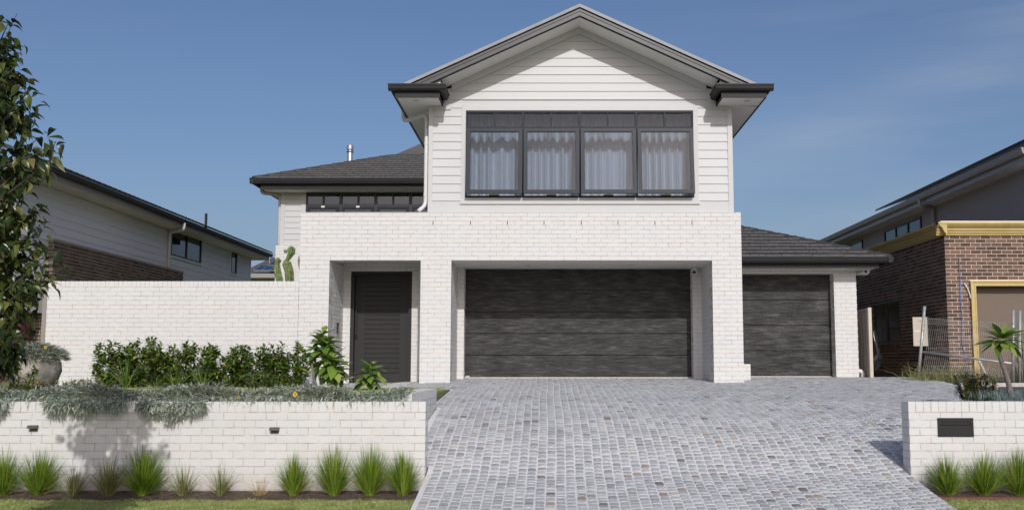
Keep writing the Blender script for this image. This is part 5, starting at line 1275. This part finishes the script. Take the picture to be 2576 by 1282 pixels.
flower(at(602, 998, FW+.05), 'small yellow daisy low in the groundcover above the wall middle', .8)
flower(at(510, 968, 12.2), 'small yellow daisy high in the groundcover in front of the hedge', .8)
flower(at(116, 873, 15.0), 'yellow daisy in the foliage on top of the round pot', 1.)
# ---- hedge shrubs against the long wall
def shrub(name, c, h, hw, hd, n, label, m='leaf', lf=(.075, .036), group=None, cat='shrub', stems=16, tips=None, lim=300, base=.05, curl=.2):
    t = thing(name, label, cat, c, group); b = MB(); ends = []
    for i in range(stems):
        a = U(0, 6.28); r = U(.15, 1.0)**.7; e = Vector((c[0]+hw*r*math.cos(a), c[1]+hd*r*math.sin(a), c[2]+h*U(.6, 1.0)*(1-.10*r)))
        s = Vector((c[0]+hw*.75*r*math.cos(a), c[1]+hd*.3*r*math.sin(a), c[2]-.02)); mdl = s.lerp(e, .5)+Vector((U(-.05, .05), U(-.05, .05), 0))
        b.tube([s, mdl, e], [.010, .007, .003], 5); ends.append((s, mdl, e))
    part('stems', b, M['bark_dark'], t)
    ms = []; tips_m = []
    sh = []                                                  # shoots along and off the stems
    for s, mdl, e in ends:
        for q in range(9):
            u = U(.05, 1.0); p = s.lerp(mdl, u*2) if u < .5 else mdl.lerp(e, u*2-1); d = Vector((U(-1, 1), U(-1, 1), U(.2, 1.1))).normalized(); sh.append((p, p+d*U(.10, .24)*h))
        sh.append((e-Vector((0, 0, .1*h)), e+Vector((U(-.05, .05), U(-.05, .05), .13*h))))
    per = max(4, n//len(sh))
    for p, q in sh:
        d0 = (q-p).normalized()
        for k in range(per):
            u = (k+.5)/per; pp = p.lerp(q, u); a = k*2.4+U(-.3, .3); sd = d0.orthogonal().normalized(); sd = Matrix.Rotation(a, 3, d0) @ sd
            d = (sd*U(.7, 1.1)+d0*(.3+u*.7)+Vector((0, 0, U(-.1, .25)))).normalized(); pp = Vector((pp.x, pp.y, max(pp.z, c[2]+.03)))
            (tips_m if tips and u > .6 and U(0, 1) < tips[0] else ms).append(frame(pp, d, U(-.5, .5), U(.65, 1.15)))
    tp_ = [tpl_leaf(lf[0], lf[1], .25, curl+.1*i, 4) for i in range(3)]
    leaf_parts(t, tp_, ms, M[m], lim)
    if tips_m: join_tpl('pink_tips', tp_[0], tips_m, M[tips[1]], t)
    return t
HY_ = 18.45; zt_h = TERR-.01
for px, top, w, lab in ((292, 858, 82, 'leftmost shrub of the hedge, beside the strappy clump'), (372, 846, 92, 'tallest glossy shrub of the left hedge group'), (466, 856, 92, 'right hand shrub of the first hedge group, before the gap'), (568, 864, 78, 'glossy green shrub just right of the first hedge gap'), (641, 866, 86, 'dense dark shrub in the middle hedge group'), (722, 858, 92, 'bright leaved hedge shrub next to the large leaved frangipani')):
    X, Y, Z = at(px, 968, HY_); h = at(px, top, HY_)[2]-TERR; shrub('hedge_shrub', (X, Y, TERR), h*.93, w/2*HY_/2500*1.4, .30, 1700, lab, group='glossy shrubs along the long white wall', lf=(.098, .050))
def straps(px, pyb, pyt, wpx, Y, n, label, m='leaf_strap', lw=.022):
    X, _, _ = at(px, pyb, Y); z0 = TERR; H = at(px, pyt, Y)[2]-z0; t = thing('strappy_plant', label, 'plant', (X, Y, z0), 'strap leaved plants in front of the hedge')
    a = rng.uniform(0, 6.28, n); k = wpx/2*Y/2500/H; s = rng.uniform(.2, 1.6, n)
    d = np.column_stack([np.cos(a)*s*k, np.sin(a)*s*k*.7, np.ones(n)]); d /= np.linalg.norm(d, axis=1, keepdims=True)
    for i in range(n):
        blades('leaf', np.array([[X+.03*math.cos(a[i]), Y+.03*math.sin(a[i]), z0]]), d[i:i+1], np.array([H*U(.8, 1.15)]), np.array([lw*U(.8, 1.2)]), M[m], t, np.array([U(.25, .7)]), kind=None, seg=6)
for q in ((262, 968, 930, 70, 17.2, 26, 'low yellow green strappy plant at the hedge left end'), (318, 968, 886, 74, 17.4, 34, 'tall strappy plant in front of the tallest hedge shrub'), (440, 968, 910, 84, 17.4, 30, 'wide strappy plant in front of the first hedge group'), (512, 968, 905, 60, 17.5, 26, 'upright strappy plant in the hedge gap'), (390, 968, 935, 60, 17.3, 18, 'small strappy plant between two larger ones')): straps(*q)
shrub('low_bush', at(665, 974, 14.6), .24, .42, .3, 420, 'low dark bush with pinkish bits in the terrace lawn', lf=(.05, .025), stems=10)
# ---- pink tipped groundcover shrubs, pot
for px, py, w, Y, lab in ((90, 975, 70, 14.6, 'pink tipped low shrub at the foot of the round pot, left one'), (165, 975, 62, 14.8, 'pink tipped low shrub under the pot, middle one'), (228, 972, 44, 15.0, 'pink tipped low shrub right of the pot, next to the strappy plant')):
    X = at(px, py, Y)[0]; shrub('pink_shrub', (X, Y, TERR-.02), .22, w/2*Y/2500*1.15, .3, 900, lab, lf=(.04, .018), tips=(.75, 'pink'), group='pink tipped shrubs near the pot', stems=14, lim=120)
PX, PYY, _ = at(86, 900, 15.6); pr = at(151, 900, 15.6)[0]-PX
urn = thing('round_pot', 'large mottled grey round pot overflowing with silver foliage', 'pot', (PX, PYY, TERR))
zt0 = at(86, 884, 15.6)[2]; hh = zt0-TERR
b = MB().lathe([(0, 0), (pr*.45, .0), (pr*.62, .03), (pr*.86, hh*.25), (pr, hh*.52), (pr*.97, hh*.72), (pr*.82, hh*.90), (pr*.66, hh*.97), (pr*.66, hh*1.03), (pr*.74, hh*1.05), (pr*.74, hh*1.09), (pr*.60, hh*1.09), (pr*.56, hh*.95), (0, hh*.95)], (PX, PYY, TERR), 48)
part('bowl', b, M['urn'], urn, smooth=True)
tpot = thing('pot_plant', 'silver green trailing plant with a yellow flower growing in the round pot', 'plant', (PX, PYY, zt0)); pts = []
for i in range(3600):
    a = U(0, 6.28); r = pr*1.12*U(0, 1)**.5; z = zt0+.09-.14*(r/pr)**2+U(-.07, .05); pts.append((PX+r*math.cos(a), PYY+r*math.sin(a), z, math.cos(a), math.sin(a), U(-.2, 1)))
join_tpl('foliage', tl_s, silver_patch(pts), M['silver'], tpot)
shrub('dark_shrub', at(8, 985, 13.8), .42, .42, .3, 700, 'dark broad leaved shrub under the tree at the left frame edge', lf=(.07, .035), stems=12)
# blue grey grass by the left frame edge
# ---- frangipani with large leaves: trunk, limbs, rosettes
def rosette(t, tip, axis, n, L_, m='leaf_big', spread=1., W_=.50, curl=.34):
    ax = Vector(axis).normalized(); tp_ = [tpl_leaf(L_, L_*W_, .22, curl+.15*i, 6, pos=.6) for i in range(3)]; mes = [tpl_mesh('leaf', q, M[m]) for q in tp_]
    for k in range(n):
        u = (k+.5)/n; a = k*2.4+U(-.2, .2); sd = Matrix.Rotation(a, 3, ax) @ ax.orthogonal().normalized()
        el = -.35+u*1.355+U(-.15, .15)             # outer leaves spread, inner stand up
        d = sd*math.cos(el)*spread+ax*math.sin(el); p = tip-ax*(1-u)*.16*(L_/.25)+sd*.012
        o = bpy.data.objects.new('leaf', mes[k % 3]); attach(o, t); o.matrix_basis = frame(p, d, U(-.25, .25), U(.8, 1.1)*(1-.35*max(0, u-.6)))
FYY = 16.2
fr = thing('frangipani', 'young large leaved frangipani with leaning branches in front of the entry door', 'small tree', at(816, 976, FYY))
def v(px, py, dy=0): return Vector(at(px, py, FYY+dy))
def limb(pts, r0, r1, m='bark'):
    P = smooth_path(pts, .12, 3); n = len(P); part('branch', MB().tube(P, [r0+(r1-r0)*i/(n-1) for i in range(n)], 9), M[m], fr, smooth=True)
limb([v(822, 984), v(828, 962), v(838, 946), v(842, 920)], .028, .017)
limb([v(812, 984), v(806, 955, .05), v(790, 905, .1), v(797, 862, .1)], .026, .016)
limb([v(800, 984), v(788, 950, -.05), v(784, 915, -.05), v(788, 900, -.05)], .024, .014)
limb([v(826, 972), v(850, 956, -.05), v(890, 948, -.1), v(925, 941, -.1)], .022, .014)
for tip, ax, n, Lq in [(a_, b_, int(c_*1.3), d_*1.28) for a_, b_, c_, d_ in ((v(815, 862, .1), (.15, -.2, 1), 26, .25), (v(812, 838, .12), (0, -.1, 1), 14, .20), (v(836, 905, 0), (.1, -.5, .9), 24, .26), (v(800, 888, .1), (-.4, -.3, .9), 16, .24), (v(838, 928, -.05), (.05, -.7, .5), 12, .22), (v(932, 934, -.1), (.25, -.35, .9), 26, .235), (v(934, 915, -.1), (0, -.1, 1), 8, .16))]: rosette(fr, tip, ax, n, Lq)
# ---- right bed: frangipani, pink shrub, chalk sticks
FRY = 13.4; t0 = Vector(at(2542, 1000, FRY)); 
f2 = thing('frangipani', 'slender frangipani with one head of long leaves above the right bed', 'small tree', t0)
P = smooth_path([Vector(at(a, c, FRY)) for a, c in ((2543, 1004), (2537, 965), (2525, 925), (2512, 893), (2505, 882), (2516, 868))], .08, 3)
part('trunk', MB().tube(P, [.038-.020*i/(len(P)-1) for i in range(len(P))], 10), M['bark'], f2, smooth=True)
tip = Vector(at(2519, 856, FRY)); ax = Vector((.1, -.25, 1)); tp_ = [tpl_leaf(.36, .105, .2, c_, 6, pos=.6) for c_ in (.2, .3, .42)]; mes = [tpl_mesh('leaf', q, M['leaf_big']) for q in tp_]
for k in range(44):
    u = (k+.5)/44; a = k*2.4; ax_ = ax.normalized(); sd = Matrix.Rotation(a, 3, ax_) @ ax_.orthogonal().normalized(); el = -.35+u*1.35
    o = bpy.data.objects.new('leaf', mes[k % 3]); attach(o, f2); o.matrix_basis = frame(tip+ax_*(u-.5)*.05, sd*math.cos(el)+ax_*math.sin(el), U(-.2, .2), U(.75, 1.05)*(1-.3*max(0, u-.6)))
X, Y, Z = at(2460, 985, 14.0); shrub('pink_shrub', (X, Y, EYE-.50), .36, .34, .3, 2200, 'rounded pink tipped shrub beside the right driveway edge', lf=(.046, .024), tips=(.5, 'pink'), stems=24, lim=200, cat='shrub')
pts = []
for i in range(2600):
    X = U(at(2490, 990, 13.2)[0], 7.6); Y = U(12.3, 14.4); pts.append((X, Y, EYE-.46+U(-.03, .05), U(-.5, .5), U(-.5, .5), 1))
g = join_tpl('chalk_sticks', tpl_leaf(.1, .010, .2, .05, 2), silver_patch(pts, (.07, .13)), M['blue']); g['label'] = 'blue grey chalk stick groundcover in the right bed'
# weeds behind
xy = []; rw_ = []
for cx_, n in ((2325, 26), (2350, 60), (2380, 110), (2405, 80), (2435, 60), (2470, 40), (2520, 40), (2560, 60), (2590, 60), (2300, 20)):
    c0 = at(cx_, 960, 20.2 if cx_ < 2450 else 19.4)
    for i in range(n*3): rw_.append((c0[0]+random.gauss(0, .12), c0[1]+random.gauss(0, .25), EYE-.36))
rw_ = np.array(rw_); n = len(rw_); d = rng.normal(0, .5, (n, 3)); d[:, 2] = 1; d /= np.linalg.norm(d, axis=1, keepdims=True)
o = blades('weeds', rw_, d, rng.uniform(.25, .9, n)*rng.uniform(.5, 1, n), rng.uniform(.006, .012, n), M['tuft_dry'], None, .6, seg=4); o['label'] = 'long dry weeds growing in front of the red brick house'
shrub('wild_bush', at(2592, 950, 19.0), .95, .38, .4, 800, 'grey green scraggly bush at the right frame edge behind the frangipani', m='tuft_dry', lf=(.05, .016), stems=20, lim=60)
# ---- cacti behind the long wall
def cactus(path, rad, label, ribs=5):
    P = smooth_path(path, .15, 3); n = len(P); b = MB(); m_ = ribs*4; up = Vector((1, 0, 0))
    for i, p in enumerate(P):
        t = ((P[min(i+1, n-1)]-P[max(i-1, 0)])).normalized(); a = (up-t*up.dot(t)).normalized(); c_ = t.cross(a); u = i/(n-1)
        r = np.interp(u, [q[0] for q in rad], [q[1] for q in rad])*(1+.08*math.sin(i*2.1))
        for k in range(m_): an = 2*math.pi*k/m_; rr = r*(1+.25*math.cos(ribs*an)); b.v.append(tuple(p+a*math.cos(an)*rr+c_*math.sin(an)*rr))
    b.f = [(i*m_+k, i*m_+(k+1) % m_, (i+1)*m_+(k+1) % m_, (i+1)*m_+k) for i in range(n-1) for k in range(m_)]+[tuple((n-1)*m_+k for k in range(m_))]
    t = thing('cactus', label, 'cactus', P[0], 'column cacti behind the long white wall'); part('stem', b, M['cactus'], t, smooth=True); return t
CY = 20.6; w = lambda px, py: Vector(at(px, py, CY))
def dense(pts, k=5): return [pts[i].lerp(pts[i+1], j/k) for i in range(len(pts)-1) for j in range(k)]+[pts[-1]]
cactus(dense([w(704, 760), w(703, 705), w(697, 680), w(697, 664), w(700, 648)]), [(0, .06), (.5, .062), (.8, .045), (.93, .062), (1, .02)], 'short green cactus stem leftmost behind the long white wall')
ct = cactus(dense([w(729, 760), w(728, 705), w(727, 682), w(722, 667), w(719, 657), w(726, 648), w(733, 634), w(731, 619)]), [(0, .075), (.50, .078), (.60, .03), (.75, .045), (.9, .07), (.97, .06), (1, .02)], 'tall S shaped green cactus beside the white brick corner')
b = MB().lathe([(0, -.04), (.03, -.03), (.04, 0), (.03, .035), (0, .045)], w(718, 632), 10); part('offset', b, M['cactus'], ct, smooth=True)
cactus(dense([w(766, 760), w(764, 690), w(758, 665), w(757, 641)]), [(0, .05), (.8, .06), (.95, .05), (1, .02)], 'cactus stem mostly hidden behind the white brick front corner')
# ---- street tree on the left
TY = 7.5; tx = -4.40
tr = thing('street_tree', 'slender ornamental pear tree with glossy green and reddish leaves at the left frame edge', 'tree', (tx, TY, LZ(TY)))
b = MB(); part('trunk', MB().tube([(tx, TY, .05), (tx+.02, TY, 1.2), (tx-.02, TY, 2.35), (tx+.05, TY, 3.4), (tx+.12, TY, 4.25)], [.05, .042, .032, .018, .005], 12), M['bark_dark'], tr, smooth=True)
def wpx_(z):                                                   # crown half width by height, from the photo's outline
    return .90*float(np.interp(1.6+(z-1.6)*8/7.5, [1.35, 1.6, 1.75, 2.0, 2.3, 2.5, 2.6, 2.75, 2.95, 3.15, 3.35, 3.5, 3.65, 3.85, 4.1, 4.3, 4.4], [.10, .34, .50, .52, .62, .58, .42, .40, .44, .62, .66, .40, .36, .40, .30, .30, .12]))
ms = []; brs = MB()
def tree_limb(s, e, n, u0=.3, sp=.075):
    mdl = s.lerp(e, .5)+Vector((0, 0, -.04)); brs.tube([s, mdl, e], [.012, .008, .0025], 5); out = (e-s).normalized()
    for k in range(n):
        u = u0+(1.04-u0)*U(0, 1)**.8; p = (s.lerp(mdl, u*2) if u < .5 else mdl.lerp(e, u*2-1))+Vector((U(-sp, sp), U(-sp, sp), U(-sp, sp)))
        d = Vector((U(-1, 1), U(-1, 1), U(-1.0, .45)))+out*.4; ms.append(frame(p, d, U(-.8, .8), U(.65, 1.2)))
for px, py, n in ((24, 66, 26), (18, 110, 34), (40, 140, 40), (34, 180, 44), (66, 208, 30), (76, 234, 34), (50, 262, 40), (68, 288, 44), (52, 320, 36), (105, 352, 46), (140, 374, 46), (142, 402, 40), (95, 392, 50), (104, 430, 40), (60, 420, 50), (72, 470, 40), (92, 535, 40), (60, 520, 50), (72, 560, 46), (48, 480, 40), (98, 590, 46), (118, 622, 46), (122, 660, 44), (148, 688, 36), (90, 645, 56), (110, 706, 40), (60, 610, 56), (70, 690, 60), (60, 740, 56), (76, 770, 46), (86, 730, 40), (50, 800, 50), (70, 830, 40), (36, 850, 46), (40, 900, 40), (16, 880, 50), (10, 930, 40), (30, 640, 56), (30, 560, 50), (26, 720, 56)):
    e = Vector(at(px-4, py, TY+U(-.25, .25))); e.z += .02; tree_limb(Vector((tx+.01, TY, max(1.0, e.z-U(.12, .35)))), e, int(n*.68), .42)
for i in range(95):
    z = U(1.3, 4.0); a = U(0, 6.28); ln = wpx_(z+.1)*U(.5, .8); tree_limb(Vector((tx+.01, TY, z-ln*.35)), Vector((tx+ln*math.cos(a), TY+ln*math.sin(a), z+.08)), 40, .2)
e = Vector((tx+.26, TY, 4.32)); brs.tube([(tx+.05, TY, 3.8), e], [.005, .002], 5)
for k in range(16): ms.append(frame(Vector((tx+.05, TY, 3.8)).lerp(e, U(.0, .9)), (U(-1, 1), U(-1, 1), U(-.8, .6)), U(-.5, .5), U(.5, .9)))
part('branches', brs, M['bark_dark'], tr)
def vis(mm): X, Y, Z = mm.translation; return (CX+X/Y*2500) > -20
ms.sort(key=lambda m_: not vis(m_))
tp_ = [tpl_leaf(.085, .050, .45, .4+.35*i, 4) for i in range(3)]; mes = [tpl_mesh('leaf', q, M['leaf_pear']) for q in tp_]
front = sorted([m_ for m_ in ms if vis(m_)], key=lambda q: q.translation.y)
one = front[:300]; ids = {id(q) for q in one}
for i, m_ in enumerate(one): o = bpy.data.objects.new('leaf', mes[i % 3]); attach(o, tr); o.matrix_basis = m_
join_tpl('foliage', tp_[1], [q for q in ms if id(q) not in ids], M['leaf_pear'], tr)
# house across the street and gum trees behind the viewer, seen only as reflections
